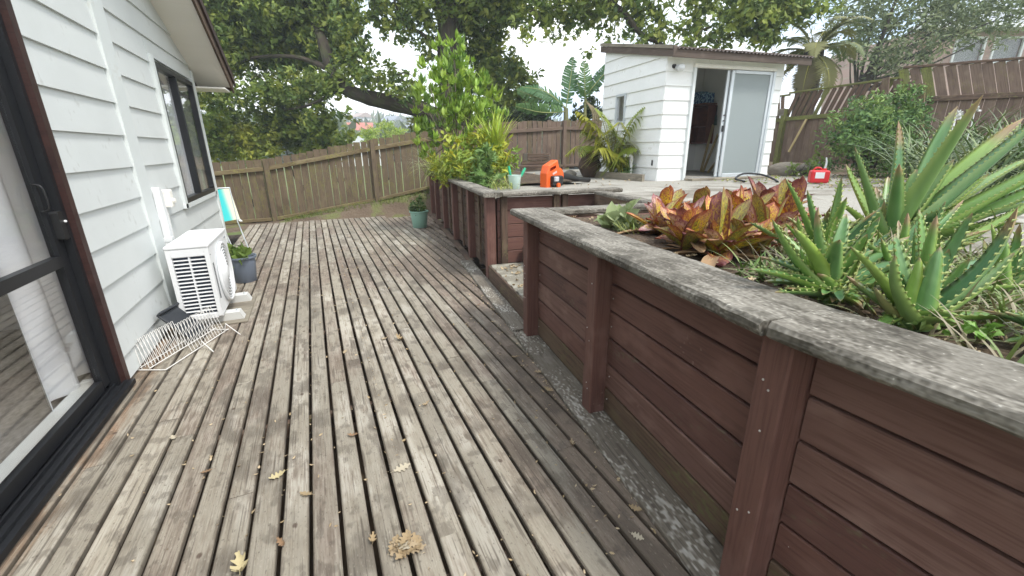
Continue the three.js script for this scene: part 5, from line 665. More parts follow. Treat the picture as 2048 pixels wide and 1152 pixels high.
aloe('young aloe squeezed between the compact and slender aloes', [1.80, 0.97, -1.0], [[-60, 5, 0.34, 0.045, 0.3], [-40, -12, 0.38, 0.048, -0.4], [-22, 10, 0.36, 0.05, 0.3], [-4, -8, 0.34, 0.05, -0.3], [14, 12, 0.30, 0.05, 0.4], [34, -6, 0.34, 0.048, 0.3], [56, 6, 0.36, 0.045, -0.4]], 7);
aloe('leafy aloe behind the gap between the two front aloes', [1.88, 0.96, -0.72], [[-56, 0, 0.40, 0.05, -0.4], [-36, -12, 0.42, 0.052, 0.3], [-16, 8, 0.40, 0.052, -0.3], [4, -10, 0.42, 0.052, 0.3], [24, 8, 0.38, 0.05, -0.4], [46, -6, 0.44, 0.05, 0.4], [66, 6, 0.42, 0.048, 0.3]], 8);
aloe('low aloe at the extreme right end of the near planter', [1.74, 0.97, -0.36], [[-50, 4, 0.32, 0.05, 0.4], [-28, -10, 0.30, 0.05, -0.4], [-4, 8, 0.30, 0.052, 0.3], [22, -8, 0.34, 0.05, 0.4], [48, 6, 0.36, 0.05, -0.4], [70, 0, 0.36, 0.048, 0.3]], 9);
// ---------------------------------------------------------------- bromeliads: strap leaves mottled yellow and red
{
  // pigment of four leaf ages: yellow speckled, mauve, maroon, olive
  const bt = (seed, base, tipc, spot, edge) => tex(128, 256, 1, 1, (u, v) => { const n = fbm(u * 4 + seed, v * 6, 4, 4, 6), f = vn(u * 18 + seed * 3, v * 40, 18, 40), f2 = vn(u * 30 + seed * 5, v * 64, 30, 64), k = v + (n - 0.5) * 0.5; let c = mix3(base, tipc, sst(0.5, 0.85, k)); c = mix3(c, spot, sst(0.48, 0.62, f) * 0.85 * (1 - sst(0.7, 1, k) * 0.7)); c = mix3(c, [104, 44, 36], sst(0.70, 0.8, f2) * 0.7); c = mix3(c, edge, Math.max(sst(0.86, 0.99, v + (n - 0.5) * 0.2), sst(0.14, 0.02, Math.min(u, 1 - u))) * 0.8); return c; });
  const ms = [[3, [158, 164, 46], [196, 150, 112], [226, 198, 44], [150, 66, 52]], [14, [212, 178, 44], [206, 134, 84], [236, 208, 54], [146, 62, 46]], [25, [184, 144, 132], [214, 180, 178], [206, 182, 92], [138, 66, 74]], [36, [130, 76, 62], [150, 92, 92], [188, 154, 54], [100, 42, 46]], [47, [120, 132, 52], [160, 146, 80], [190, 176, 60], [134, 70, 50]]].map((q) => new THREE.MeshPhysicalMaterial({ map: bt(...q), roughness: 0.5, transmission: 0.2, thickness: 0, side: THREE.DoubleSide })), dead = new THREE.MeshPhysicalMaterial({ color: lin(0.30, 0.19, 0.10), roughness: 0.9, side: THREE.DoubleSide });
  const strap = (L, W, cup, bend) => { const pos = [], idx = [], uv = [], n = 13, K = 6; for (let i = 0; i <= n; i++) { const t = 1 - Math.pow(1 - i / n, 1.5), w = W / 2 * (0.72 + 0.55 * Math.sin(t * 2.4)) * (t > 0.86 ? Math.sqrt(Math.max(0.02, 1 - Math.pow((t - 0.86) / 0.145, 2))) : 1), y = L * (t - 0.22 * bend * t * t), z = -L * bend * 0.5 * t * t; for (let k = 0; k <= K; k++) { const s = k / K * 2 - 1; pos.push(s * w, y + 0.008 * Math.sin(t * 9 + s * 3), z + s * s * w * cup); uv.push(k / K, t * 0.98 + 0.01); } } for (let i = 0; i < n; i++) for (let k = 0; k < K; k++) { const a = i * (K + 1) + k; idx.push(a, a + 1, a + K + 1, a + 1, a + K + 2, a + K + 1); } const g = new THREE.BufferGeometry(); g.setAttribute('position', new THREE.Float32BufferAttribute(pos, 3)); g.setAttribute('uv', new THREE.Float32BufferAttribute(uv, 2)); g.setIndex(idx); g.computeVertexNormals(); return g; };
  const gs = [[0.24, 0.066, 0.45, 0.3], [0.21, 0.072, 0.5, 0.7], [0.27, 0.062, 0.4, 0.15], [0.18, 0.07, 0.5, 1.1]].map((a) => strap(...a)), dg = [strap(0.34, 0.035, 0.4, 0.5), strap(0.28, 0.03, 0.5, 0.9)];
  [[1.97, -2.08, 1.1, 'at the left end of the bromeliad row'], [2.42, -2.22, 1.15, 'left rear among the bromeliads'], [2.50, -1.98, 1.2, 'tallest in the middle of the bromeliads'], [2.46, -1.70, 1.1, 'at the right end of the bromeliads'], [1.82, -1.52, 1.2, 'lowest by the coping edge'], [3.05, -2.2, 1.25, 'at the back of the bromeliad group'], [2.82, -1.86, 1.2, 'right rear beside the aloes'], [1.90, -1.82, 1.25, 'left front spilling toward the coping'], [2.16, -1.88, 1.1, 'in the front middle of the bromeliads'], [2.2, -2.3, 1.1, 'rear left behind the front clump'], [2.26, -1.62, 1.05, 'right of centre near the dry leaves'], [2.72, -2.2, 1.2, 'rear centre peeking over the others'], [1.78, -1.68, 1.0, 'small one hard against the coping'], [2.05, -1.5, 0.95, 'front right above the straw']].forEach(([x, z, s, w], q) => {
    const b = thing('bromeliad', `red and yellow mottled bromeliad ${w}`, 'bromeliad', [x, 0.955, z], 0, 'bromeliads in the near planter'), r = rng(q * 7 + 3), N = 18;
    for (let i = 0; i < N; i++) { const f = i / N, m = part('leaf', gs[Math.floor(r() * 4)], ms[Math.floor(r() * 5)], b, [(r() - 0.5) * 0.03, 0.0, (r() - 0.5) * 0.03]); m.rotation.order = 'YXZ'; m.rotation.set(-(0.08 + 0.85 * f + (r() - 0.5) * 0.3), i * 2.4 + r() * 0.6, (r() - 0.5) * 0.45); m.scale.setScalar(s * (0.8 + r() * 0.35)); }
    for (let i = 0; i < 6; i++) { const m = part('dry_leaf', dg[i % 2], dead, b, [0, 0.01, 0]); m.rotation.order = 'YXZ'; m.rotation.set(-(1.15 + r() * 0.35), r() * 6.3, (r() - 0.5) * 0.5); m.scale.setScalar(s * (0.8 + r() * 0.4)); }
  });
}
tuft('weed_tuft', 'bright green weeds at the corner of the near planter', [1.93, 0.95, -2.42], 46, 0.16, 0.012, [[0.25, 0.34, 0.06], [0.34, 0.36, 0.08]], 120, { droop: 0.9, lean: 0.6, spread: 0.22 });
tuft('weed_tuft', 'yellow green weeds left of the bromeliads along the coping', [1.86, 0.95, -2.2], 44, 0.17, 0.014, [[0.2, 0.3, 0.06], [0.3, 0.34, 0.08]], 121, { droop: 0.8, lean: 0.7, spread: 0.2 });
bush('broad_weed', 'pale green broad leaved weed near the near planter corner', 'weed', [[1.98, 1.01, -2.5, 0.08, 1], [1.86, 1.0, -2.38, 0.06, 1]], [sprig(6, 0.11, 0.08, 0.03, 131, { rosette: true, seg: 3 })], 4200, [[0.3, 0.38, 0.16], [0.36, 0.42, 0.22]], 132, [1.95, 0.95, -2.45]);
bush('clover_weed', 'fresh green clover weed at the right end of the coping', 'weed', [[1.51, 1.03, -0.46, 0.045, 1], [1.56, 1.02, -0.34, 0.04, 1]], [sprig(4, 0.024, 0.016, 0.012, 133, { rosette: true, seg: 2 })], 15000, [[0.18, 0.34, 0.06], [0.22, 0.38, 0.08]], 134, [1.55, 0.95, -0.42]);
tuft('weed_tuft', 'strappy green weeds between the bromeliads and the compact aloe', [1.72, 0.95, -1.18], 40, 0.16, 0.016, [[0.14, 0.26, 0.05], [0.2, 0.32, 0.07]], 122, { droop: 1.0, lean: 0.7, spread: 0.2 });
tuft('grass_clump', 'pale green grass growing behind the sprawling aloe at right', [2.5, 0.94, -0.75], 90, 0.34, 0.011, [[0.28, 0.34, 0.10], [0.2, 0.27, 0.08]], 123, { droop: 1.3, lean: 0.7, spread: 0.6 });
tuft('grass_clump', 'straw coloured dry grass under the aloes', [2.0, 0.94, -0.9], 90, 0.26, 0.012, [[0.36, 0.30, 0.18], [0.30, 0.24, 0.14]], 124, { droop: 1.2, lean: 1.1, spread: 0.7 });
tuft('grass_clump', 'green grass at the right edge of the near planter', [2.75, 0.94, -0.55], 90, 0.42, 0.012, [[0.24, 0.32, 0.08], [0.3, 0.36, 0.12]], 125, { droop: 1.1, lean: 0.6, spread: 0.7 });

[[2.3, -0.9, 'in front of the tall aloe'], [1.95, -0.62, 'between the two front aloes'], [1.9, -1.0, 'behind the compact aloe'], [2.3, -1.35, 'left of the tall aloe'], [2.05, -0.4, 'lowest at the right edge'], [1.72, -0.42, 'right at the coping by the clover'], [1.85, -0.2, 'at the extreme right corner'], [2.6, -1.0, 'under the tall aloe leaves'], [2.2, -1.55, 'beside the bromeliad dry leaves']].forEach(([x, z, w], i) => tuft('weed_plant', `mixed green and straw weeds ${w}`, [x, 0.94, z], 120, 0.24, 0.012, [[0.30, 0.25, 0.15], [0.20, 0.28, 0.08], [0.26, 0.32, 0.10], [0.34, 0.29, 0.18]], 160 + i, { droop: 1.1, lean: 0.7, spread: 0.55, group: 'weeds under the aloes', cat: 'weeds' }));
// ---------------------------------------------------------------- things on the terrace
{
  const o = mat({ color: lin(0.78, 0.12, 0.02), roughness: 0.38 }), k = M.black;
  const b = thing('leaf_blower', 'orange petrol leaf blower with long black tube on the patio', 'leaf blower', [3.30, TY, -5.92], 0.35);
  const sh = new THREE.Shape(); sh.moveTo(-0.16, 0); sh.lineTo(-0.16, 0.20); sh.lineTo(-0.12, 0.30); sh.lineTo(0.06, 0.37); sh.lineTo(0.10, 0.27); sh.lineTo(0.16, 0.20); sh.lineTo(0.17, 0.06); sh.lineTo(0.12, 0.02); sh.lineTo(0.10, 0.10); sh.lineTo(-0.06, 0.10); sh.lineTo(-0.08, 0); sh.closePath();
  const ho = new THREE.Path(); ho.moveTo(-0.11, 0.235); ho.lineTo(-0.10, 0.275); ho.lineTo(0.02, 0.318); ho.lineTo(0.035, 0.285); ho.lineTo(-0.05, 0.24); ho.closePath(); sh.holes.push(ho);
  part('housing', new THREE.ExtrudeGeometry(sh, { depth: 0.11, bevelEnabled: true, bevelSize: 0.016, bevelThickness: 0.016, bevelSegments: 3 }).translate(0, 0, -0.055), o, b);
  part('fan_housing', new THREE.CylinderGeometry(0.12, 0.12, 0.13, 28).rotateX(Math.PI / 2), o, b, [0.10, 0.16, 0.0]); part('engine', new RoundedBoxGeometry(0.23, 0.15, 0.18, 3, 0.025), k, b, [0.02, 0.09, 0.05]); part('cylinder_cover', new RoundedBoxGeometry(0.09, 0.07, 0.06, 3, 0.015), mat({ color: lin(0.5, 0.5, 0.52), roughness: 0.4 }), b, [-0.04, 0.12, 0.135]); part('starter_cap', new THREE.CylinderGeometry(0.035, 0.035, 0.03, 18).rotateX(Math.PI / 2), o, b, [0.0, 0.03, 0.15]); part('nameplate', new RoundedBoxGeometry(0.10, 0.03, 0.006, 2, 0.003), mat({ color: lin(0.7, 0.45, 0.4) }), b, [0.0, 0.205, 0.074], [0, 0, 0.35]);
  part('blower_tube', limb([[0.18, 0.17, -0.01], [0.40, 0.135, -0.02], [0.70, 0.075, -0.03], [1.02, 0.045, -0.04]], [0.05, 0.046, 0.042, 0.04], 18, 20), k, b);
  // translucent container with green handled tools
  const j = thing('plastic_container', 'pale translucent plastic tub standing behind the coping corner', 'tub', [2.66, TY, -5.85]);
  part('tub', new THREE.LatheGeometry([[0.001, 0.003], [0.075, 0.003], [0.095, 0.19], [0.10, 0.19], [0.10, 0.197], [0.09, 0.197], [0.071, 0.008], [0.001, 0.008]].map(([x, y]) => new THREE.Vector2(x, y)), 28), new THREE.MeshPhysicalMaterial({ color: lin(0.72, 0.84, 0.80), roughness: 0.35, transmission: 0.4, thickness: 0, side: THREE.DoubleSide }), j);
  const gm = mat({ color: lin(0.03, 0.42, 0.22), roughness: 0.4 });
  const tool = (label, x, a) => { const t = thing('garden_tool', label, 'hand tool', [2.66 + x, TY + 0.02, -5.85], 0, 'tools in the tub'); const g = group('shaft', t, [0, 0, 0], [0, 0, a]); part('handle', limb([[0, 0.17, 0], [0, 0.24, 0], [0.005, 0.31, 0]], [0.014, 0.02, 0.016], 10, 10), gm, g); part('metal_neck', new THREE.CylinderGeometry(0.006, 0.006, 0.17, 8).translate(0, 0.09, 0), M.silver, g); };
  tool('green handled hand tool leaning left in the tub', -0.02, 0.24); tool('green handled hand tool leaning right in the tub', 0.02, -0.5);
  // timber crates by the fence
  const crate = (label, x, y, z, w, h, d, ry) => { const c = thing('timber_crate', label, 'crate', [x, y, z], ry, 'crates by the level fence'); for (let i = 0; i < 3; i++) { box('slat', w, h / 3 - 0.012, 0.018, M.brownOld, c, [0, h / 6 + i * h / 3, d / 2]); box('slat', w, h / 3 - 0.012, 0.018, M.brownOld, c, [0, h / 6 + i * h / 3, -d / 2]); } for (const s of [-1, 1]) box('end_panel', 0.018, h, d - 0.03, M.greyWood, c, [s * (w / 2 - 0.012), h / 2, 0]); box('base_board', w - 0.06, 0.016, d - 0.04, M.brownOld, c, [0, 0.02, 0]); };
  crate('low timber box sitting at the foot of the level fence', 5.30, TY, -10.55, 0.85, 0.24, 0.4, 0.05); crate('smaller weathered box stacked on top by the level fence', 5.45, TY + 0.25, -10.6, 0.62, 0.18, 0.3, -0.05);
  { const s = thing('garden_seat_board', 'long plank seat lying low before the fence crates', 'plank'); beam('board', [4.55, TY + 0.12, -10.1], [5.9, TY + 0.12, -10.0], 0.2, 0.04, M.brownOld, s, [0, 1, 0]); for (const x of [4.8, 5.65]) beam('support', [x, TY, -10.05], [x, TY + 0.1, -10.05], 0.1, 0.1, M.greyWood, s, [0, 0, 1]); }
  // red fuel can
  const rd = mat({ color: lin(0.60, 0.02, 0.025), roughness: 0.4 }), c = thing('fuel_can', 'red plastic fuel can with white label on the ground by the shed', 'fuel can', [7.11, TY + 0.012, -4.32], -0.75);
  part('body', new RoundedBoxGeometry(0.25, 0.19, 0.17, 4, 0.03), rd, c, [0, 0.097, 0]); part('label_panel', new THREE.BoxGeometry(0.12, 0.09, 0.004), M.white, c, [-0.01, 0.12, 0.086]); part('neck', new THREE.CylinderGeometry(0.025, 0.03, 0.04, 14), rd, c, [0.06, 0.20, 0]); part('spout', limb([[0.06, 0.21, 0], [0.065, 0.30, 0], [0.05, 0.38, 0]], [0.016, 0.013, 0.008], 10, 10), M.silver, c); part('grip', tube([[-0.09, 0.18, 0], [-0.06, 0.225, 0], [0.0, 0.225, 0], [0.03, 0.185, 0]], 0.013, 14, 8), rd, c);
  tag(part('hose_loop', tube([[6.35, TY + 0.02, -5.0], [6.45, TY + 0.05, -5.25], [6.7, TY + 0.12, -5.3], [6.95, TY + 0.1, -5.15], [7.0, TY + 0.03, -4.95], [6.8, TY + 0.015, -4.75]], 0.017, 40, 8), M.rubber, scene), 'short loop of black hose on the patio before the shed', 'hose');
  // rocks
  const rk = mat({ map: tex(256, 256, 0.4, 0.4, (u, v) => mix3([142, 134, 122], [96, 90, 80], fbm(u * 7, v * 7, 5, 7, 7))), roughness: 0.95 });
  const rock = (label, x, z, s, seed, y = TY) => { const g = mergeVertices(new THREE.IcosahedronGeometry(1, 3)), p = g.attributes.position; for (let i = 0; i < p.count; i++) { const v = V().fromBufferAttribute(p, i), f = 0.75 + 0.5 * fbm(v.x * 1.6 + seed, v.y * 1.6 + v.z * 1.3 + 9, 4); p.setXYZ(i, v.x * f, v.y * f * 0.65, v.z * f); } g.computeVertexNormals(); tag(part('rock', g, rk, scene, [x, y + s * 0.35, z]), label, 'rock', 'loose rocks on the terrace').scale.setScalar(s); };
  rock('pale rock left of the clay urn', 4.72, -7.7, 0.13, 1); rock('small rock just behind the clay urn', 4.88, -8.0, 0.10, 2); rock('little rock far left of the clay urn', 4.45, -8.0, 0.08, 3); rock('grey boulder at the right foot of the shed', 8.55, -5.9, 0.26, 4); rock('broken concrete lump right of the shed', 8.95, -5.6, 0.22, 5, TY + 0.05); rock('flat stone near the fuel can', 8.2, -4.9, 0.12, 6);
  bush('creeping_weed', 'green weeds creeping over the rubble right of the shed', 'weed', [[8.25, 1.06, -5.55, 0.16, 1], [8.5, 1.08, -5.45, 0.2, 1], [8.75, 1.2, -5.4, 0.18, 0.8]], [sprig(8, 0.08, 0.04, 0.1, 141)], 700, [[0.14, 0.22, 0.05], [0.2, 0.26, 0.06]], 142, [8.5, 0.93, -5.5]);
}
// ---------------------------------------------------------------- fallen leaves on the deck
function oakLeaf(L, curl, seed) { const r = rng(seed), n = 22, sh = []; for (let i = 0; i <= n; i++) { const t = i / n, lob = 0.5 + 0.5 * Math.cos(t * Math.PI * 2 * 4); sh.push([L * 0.26 * Math.pow(Math.sin(Math.PI * clamp(t * 0.93 + 0.05)), 0.7) * (0.45 + 0.75 * lob) * (0.9 + r() * 0.2), t]); } const pos = [], idx = []; sh.forEach(([w, t]) => { for (const s of [-1, 0, 1]) pos.push(s * w, curl * L * (Math.pow(t - 0.5, 2) * 1.6) + Math.abs(s) * w * curl * (0.8 + r() * 0.6), (t - 0.5) * L); }); for (let i = 0; i < n; i++) for (let k = 0; k < 2; k++) { const a = i * 3 + k; idx.push(a, a + 1, a + 3, a + 1, a + 4, a + 3); } const g = new THREE.BufferGeometry(); g.setAttribute('position', new THREE.Float32BufferAttribute(pos, 3)); g.setIndex(idx); g.computeVertexNormals(); return mergeGeometries([g.toNonIndexed(), new THREE.CylinderGeometry(L * 0.008, L * 0.012, L * 0.3, 5).rotateX(Math.PI / 2).translate(0, curl * L * 0.4, -L * 0.6).toNonIndexed()].map((x) => { x.deleteAttribute('uv'); return x; })); }
const fl = (r, g, b) => new THREE.MeshPhysicalMaterial({ color: lin(r, g, b), roughness: 0.85, side: THREE.DoubleSide });
const FL = [fl(0.34, 0.25, 0.14), fl(0.46, 0.39, 0.22), fl(0.25, 0.155, 0.085), fl(0.38, 0.29, 0.18), fl(0.47, 0.41, 0.30)];
{
  const r = rng(17), V5 = [0.15, 0.5, 0.9, 0.3].map((c, i) => oakLeaf(0.085, c, i + 5));
  const put = (x, z, s, mi, label, y = 0.006, k = null) => { const m = part('fallen_leaf', V5[k ?? Math.floor(r() * 4)], FL[mi], scene, [x, y, z], [(r() - 0.5) * 0.5, r() * 6.3, (r() - 0.5) * 0.5]); m.scale.setScalar(s * 0.85); tag(m, label, 'leaf', 'fallen leaves on the deck'); };
  [[-0.438, -1.527, 1.5, 1, 'large pale yellow leaf at the bottom edge of the deck'], [0.211, -1.819, 1.15, 4, 'pale lobed leaf on the centre boards'], [-0.348, -2.012, 1.0, 1, 'yellowish leaf beside a wide dark gap left of centre'], [-0.222, -1.833, 0.95, 0, 'tan curled leaf lying across a gap left of centre'], [0.011, -2.188, 0.8, 2, 'orange brown curled leaf upright in a gap'], [0.477, -3.351, 1.3, 0, 'larger of two tan leaves in the middle distance'], [0.36, -3.42, 0.9, 3, 'smaller of two tan leaves in the middle distance'], [1.083, -1.141, 0.75, 0, 'golden leaf near the base plate in the right foreground'], [1.001, -1.025, 0.7, 4, 'whitish leaf near the base plate in the right foreground'], [1.262, -2.376, 1.1, 3, 'pale leaf against the base plate by the second post'], [1.21, -2.144, 0.9, 0, 'brown leaf against the base plate below the second post'], [0.046, -3.3, 0.7, 3, 'small tan leaf on the boards straight ahead'], [1.34, -3.85, 0.8, 2, 'green brown leaf near the bottom step'], [0.023, -1.447, 0.8, 0, 'crumpled tan leaf stuck in a gap at the bottom'], [-0.307, -1.585, 0.7, 2, 'brown leaf wedged in a gap at bottom left'], [-0.885, -2.578, 0.8, 4, 'bleached leaf on the left boards near the door'], [-0.668, -2.197, 0.7, 2, 'dark leaf fragment on the left boards'], [0.445, -2.311, 0.7, 3, 'tan leaf lying over a gap right of centre'], [1.20, -2.656, 0.8, 0, 'curled brown leaf near the first near post'], [1.06, -1.618, 0.8, 3, 'tan leaf beside the base plate in the right middle']].forEach((a) => put(...a));
  for (let i = 0; i < 16; i++) { const a = r() * 6.3, q = Math.sqrt(r()) * 0.055; put(0.135 + Math.cos(a) * q, -1.365 + Math.sin(a) * q, 0.75 + r() * 0.3, i === 15 ? 4 : i % 3 === 0 ? 3 : 0, i === 15 ? 'palest leaf on the crumpled leaf heap at bottom centre' : 'tan leaf in the crumpled leaf heap at bottom centre', 0.008 + (1 - q / 0.055) * 0.022 + r() * 0.008, [0, 1, 3][i % 3]); }
  // fine litter: in gaps, along the base plate and over the far boards
  const N = 1500, im = new THREE.InstancedMesh(oakLeaf(0.03, 0.6, 44), fl(1, 1, 1), N), o = new THREE.Object3D(), c = new THREE.Color(); im.name = 'leaf_litter'; im.castShadow = im.receiveShadow = true; tag(im, 'fine dry leaf litter scattered over the deck boards and gaps', 'litter', null, 'stuff');
  for (let i = 0; i < N; i++) { let x, z, y = 0.004; const k = r(); if (k < 0.42) { const b = Math.floor(r() * NB); x = DX0 + (b + 1) * PITCH - GAP / 2 + (r() - 0.5) * 0.02; z = -0.8 - r() * 9.4; y = -0.008 + r() * 0.01; } else if (k < 0.68) { z = -1 - r() * 8.5; x = wallX(z) - 0.10 - Math.pow(r(), 2) * 0.35; } else if (k < 0.86) { x = 0.4 + r() * 1.9; z = -6.5 - r() * 3.4; } else { x = -1.2 + r() * 2.4; z = -0.9 - r() * 9; } if (x > wallX(z) - 0.02 || x < -1.28) { x = 0.2; } o.position.set(x, y, z); o.rotation.set((r() - 0.5) * 1.6, r() * 6.3, (r() - 0.5) * 1.6); o.scale.setScalar(0.25 + r() * 0.55); o.updateMatrix(); im.setMatrixAt(i, o.matrix); const q = r(); c.setRGB(0.34 + q * 0.25, 0.25 + q * 0.22, 0.13 + q * 0.18); im.setColorAt(i, c); }
  scene.add(im);
  const im2 = new THREE.InstancedMesh(oakLeaf(0.05, 0.7, 45), fl(1, 1, 1), 1300); im2.name = 'garden_litter'; im2.castShadow = im2.receiveShadow = true; tag(im2, 'cut leaves and twigs littering the patio near the shed and beds', 'litter', null, 'stuff');
  for (let i = 0; i < 1300; i++) { const k = r(); let p, y; if (k < 0.5) { p = [6.2 + r() * 3.2, -3.2 - r() * 2.6]; y = TY + 0.012; } else if (k < 0.75) { const q = wl(0.28 + r() * 1.5, 0, -1 + r() * 3.9); p = [q[0], q[2]]; y = 0.985; } else if (k < 0.85) { const q = wl(0.12 + r() * 1.2, 0, 3.3 + r() * 1.3); const xx = r(); const s = Math.floor(r() * 2); const q2 = wl([0.14, 0.55][s] + r() * 0.3, 0, 3.3 + r() * 1.2); p = [q2[0], q2[2]]; y = [0.2, 0.4][s]; } else { p = [3 + r() * 6, -5 - r() * 5]; y = TY + 0.012; } o.position.set(p[0], y, p[1]); o.rotation.set((r() - 0.5) * 1.2, r() * 6.3, (r() - 0.5) * 1.2); o.scale.setScalar(0.4 + r() * 0.9); o.updateMatrix(); im2.setMatrixAt(i, o.matrix); const g = k < 0.5 && r() < 0.6; const q = r(); g ? c.setRGB(0.16 + q * 0.14, 0.22 + q * 0.14, 0.05) : c.setRGB(0.26 + q * 0.3, 0.19 + q * 0.25, 0.1 + q * 0.18); im2.setColorAt(i, c); }
  scene.add(im2);
}
{ // moss and grass strip at the foot of the far fence
  const r = rng(66), gs = [blade(0.09, 0.012, 0.9, 3), blade(0.06, 0.012, 1.2, 3)], o = new THREE.Object3D(), c = new THREE.Color();
  const im = new THREE.InstancedMesh(gs[0], LMs, 4200); im.name = 'fence_grass'; im.receiveShadow = im.castShadow = true; tag(im, 'short green grass strip along the foot of the sloping fence', 'grass', null, 'stuff');
  for (let i = 0; i < 4200; i++) { const x = -0.7 + r() * 4.2, z = -10.78 - r() * 0.9; o.position.set(x, fenceRail(x) - 0.05, z); if (z > -11.05) o.position.y = -0.05 + sst(-10.35, -11.0, z) * (fenceRail(x) + 0.02) - 0.01; o.rotation.set((r() - 0.5) * 0.8, r() * 6.3, (r() - 0.5) * 0.8); o.scale.setScalar(0.5 + r() * 0.7); o.updateMatrix(); im.setMatrixAt(i, o.matrix); const q = r(); c.setRGB(0.13 + q * 0.1, 0.17 + q * 0.1, 0.05); im.setColorAt(i, c); } scene.add(im);
}
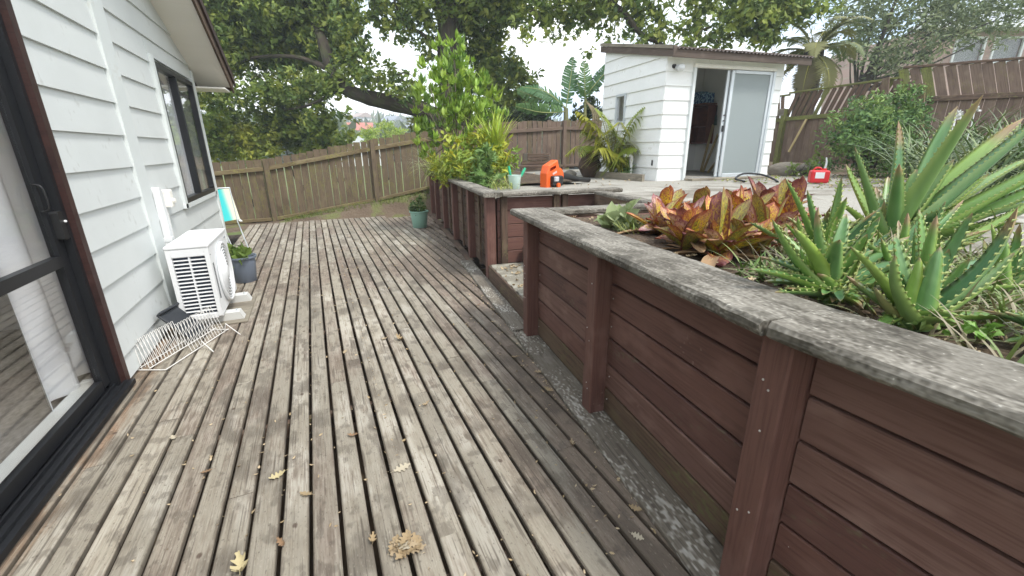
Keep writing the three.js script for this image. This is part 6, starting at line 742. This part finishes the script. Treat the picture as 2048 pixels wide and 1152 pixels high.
// ---------------------------------------------------------------- beyond: hill, houses, brick house
{
  const g = new THREE.PlaneGeometry(900, 300, 160, 60); g.rotateX(-Math.PI / 2); const p = g.attributes.position; const hy = (x, z) => -1 + 17 * sst(-90, -330, z) * (0.86 + 0.3 * fbm(x * 0.006 + 4, z * 0.006, 3)) ;
  for (let i = 0; i < p.count; i++) { const x = p.getX(i), z = p.getZ(i) - 240; p.setXYZ(i, x, hy(x, z), z); g.attributes.uv.setXY(i, x, z); } g.computeVertexNormals(); const h = part('hillside', g, M.grass, scene); h.userData.kind = 'structure';
  const t = new THREE.Object3D(), c = new THREE.Color(), r = rng(12), im = new THREE.InstancedMesh(sprig(26, 2.6, 1.7, 5.5, 151, { seg: 2 }), LM, 2600); im.name = 'hillside_woods'; tag(im, 'hazy green woods covering the distant hillside', 'woods', null, 'stuff');
  for (let i = 0; i < 2600; i++) { const z = -80 - Math.pow(r(), 0.8) * 260, x = -z * (-0.32 + r() * 1.0); t.position.set(x, hy(x, z) + 1.6 + r(), z); t.quaternion.copy(QT(r)); t.scale.set(0.7 + r() * 0.6, 0.7 + r() * 0.6, 0.7 + r() * 0.6); t.updateMatrix(); im.setMatrixAt(i, t.matrix); const q = r(); c.setRGB(0.08 + q * 0.12, 0.12 + q * 0.12, 0.04 + q * 0.02); im.setColorAt(i, c); } im.castShadow = im.receiveShadow = true; scene.add(im);
  const far = (label, x, y, z, w, hgt, d, roof, wallc, ry) => { const H = thing('distant_house', label, 'house', [x, y, z], ry, 'houses on the far hillside'); part('wall', new THREE.BoxGeometry(w, hgt, d), mat({ color: wallc }), H, [0, hgt / 2 - 1.5, 0]); const s = new THREE.Shape(); s.moveTo(-w / 2 - 0.5, 0); s.lineTo(0, hgt * 0.5); s.lineTo(w / 2 + 0.5, 0); s.closePath(); part('roof', new THREE.ExtrudeGeometry(s, { depth: d + 1, bevelEnabled: false }).translate(0, hgt - 1.5, -d / 2 - 0.5), mat({ color: roof }), H); for (let i = 0; i < 4; i++) part('window', new THREE.BoxGeometry(w * 0.12, hgt * 0.28, 0.1), M.dark, H, [-w * 0.36 + i * w * 0.24, hgt * 0.55 - 1.5, d / 2 + 0.06]); };
  const rr = lin(0.42, 0.14, 0.09), gr = lin(0.25, 0.27, 0.3), wh = lin(0.7, 0.7, 0.68);
  far('white house with red roof below the oak limb on the hill', 12.6, 3.4, -128, 7.5, 4.2, 7, rr, wh, 1.4); far('white house beside the tall shrub on the far hillside', 29.6, 4.6, -132, 8, 4, 6, gr, wh, 0.2); far('small white house higher on the far hillside', 24.5, 12.4, -226, 9, 4.5, 8, lin(0.4, 0.3, 0.25), wh, 0.4); far('low white building just over the sloping fence', 5.2, 1.1, -58, 5, 2.2, 5, lin(0.6, 0.62, 0.64), wh, 0.1); far('pale house on the ridge right of the red roof', 35, 10.6, -206, 7, 4, 6, gr, wh, 0.8);
  // brick neighbour behind the right fence
  const B = thing('brick_house', 'red brick neighbouring house with white windows above the right fence', 'house', [31.5, 0.45, -13.2], -0.41);
  const brick = mat({ map: tex(512, 512, 1.2, 1.2, (u, v) => { const row = Math.floor(v * 14), x = u * 5 + (row % 2) * 0.5, fx = x - Math.floor(x), fy = v * 14 - row, mo = fx < 0.05 || fy < 0.14; const q = vn(Math.floor(x) * 3.7 % 5 * 7.3, row * 5.1); return mo ? [176, 160, 146] : [166 + q * 18, 142 + q * 14, 134 + q * 12]; }), roughness: 0.9 });
  const wr = (x0, x1, y0, y1) => part('wall', slab([[x0, y0], [x1, y0], [x1, y1], [x0, y1]], (x, y, t) => [x, y, t ? 0 : -0.25]), brick, B);
  const ws = [[-0.6, 1.0], [1.4, 3.0], [4.3, 5.9]]; wr(-2.6, 9, -0.5, 5.0); wr(-2.6, 9, 6.25, 6.5); let px = -2.6; for (const [a, b2] of ws) { wr(px, a, 5.0, 6.25); px = b2; } wr(px, 9, 5.0, 6.25);
  for (const [a, b2] of ws) { const W = group('window', B); for (const x of [a + 0.05, b2 - 0.05]) box('frame', 0.1, 1.25, 0.1, M.white, W, [x, 5.625, 0.02]); box('frame', b2 - a - 0.2, 0.09, 0.1, M.white, W, [(a + b2) / 2, 6.2, 0.02]); box('frame', b2 - a - 0.2, 0.09, 0.1, M.white, W, [(a + b2) / 2, 5.05, 0.02]); part('pane', new THREE.BoxGeometry(b2 - a - 0.2, 1.1, 0.01), M.glass, W, [(a + b2) / 2, 5.625, -0.02]); part('blind', new THREE.BoxGeometry(b2 - a, 1.25, 0.02), mat({ color: lin(0.16, 0.18, 0.16) }), W, [(a + b2) / 2, 5.625, -0.22]); }
  part('eave', new THREE.BoxGeometry(12.6, 0.2, 0.9), M.white, B, [3.2, 6.6, 0.35]); { const s = [[-3.1, 6.7], [9.5, 6.7], [8.0, 8.3], [-0.6, 8.3]]; part('roof', slab(s, (x, y, t) => [x, y, (t ? 0.8 : 0.5) - (y - 6.7) * 2.2]), mat({ color: lin(0.36, 0.38, 0.41), roughness: 0.7 }), B); }
  part('side_wall', new THREE.BoxGeometry(0.25, 7, 6), brick, B, [-2.5, 3, -3.2]);
  // low dark shed roof showing above the level fence
  const d = thing('neighbour_shed', 'dark grey roof of a low shed behind the level fence', 'shed', [9.9, 0, -13.6], -0.1); part('wall', new THREE.BoxGeometry(2.2, 2.1, 1.8), mat({ color: lin(0.12, 0.14, 0.16) }), d, [0, 1.0, 0]); part('roof', slab([[-1.3, 2.05], [1.3, 2.42], [1.3, 2.5], [-1.3, 2.13]], (x, y, t) => [x, y, t ? 1.1 : -1.1]), mat({ color: lin(0.09, 0.11, 0.13), roughness: 0.5 }), d);
}
renderer.render(scene, camera);
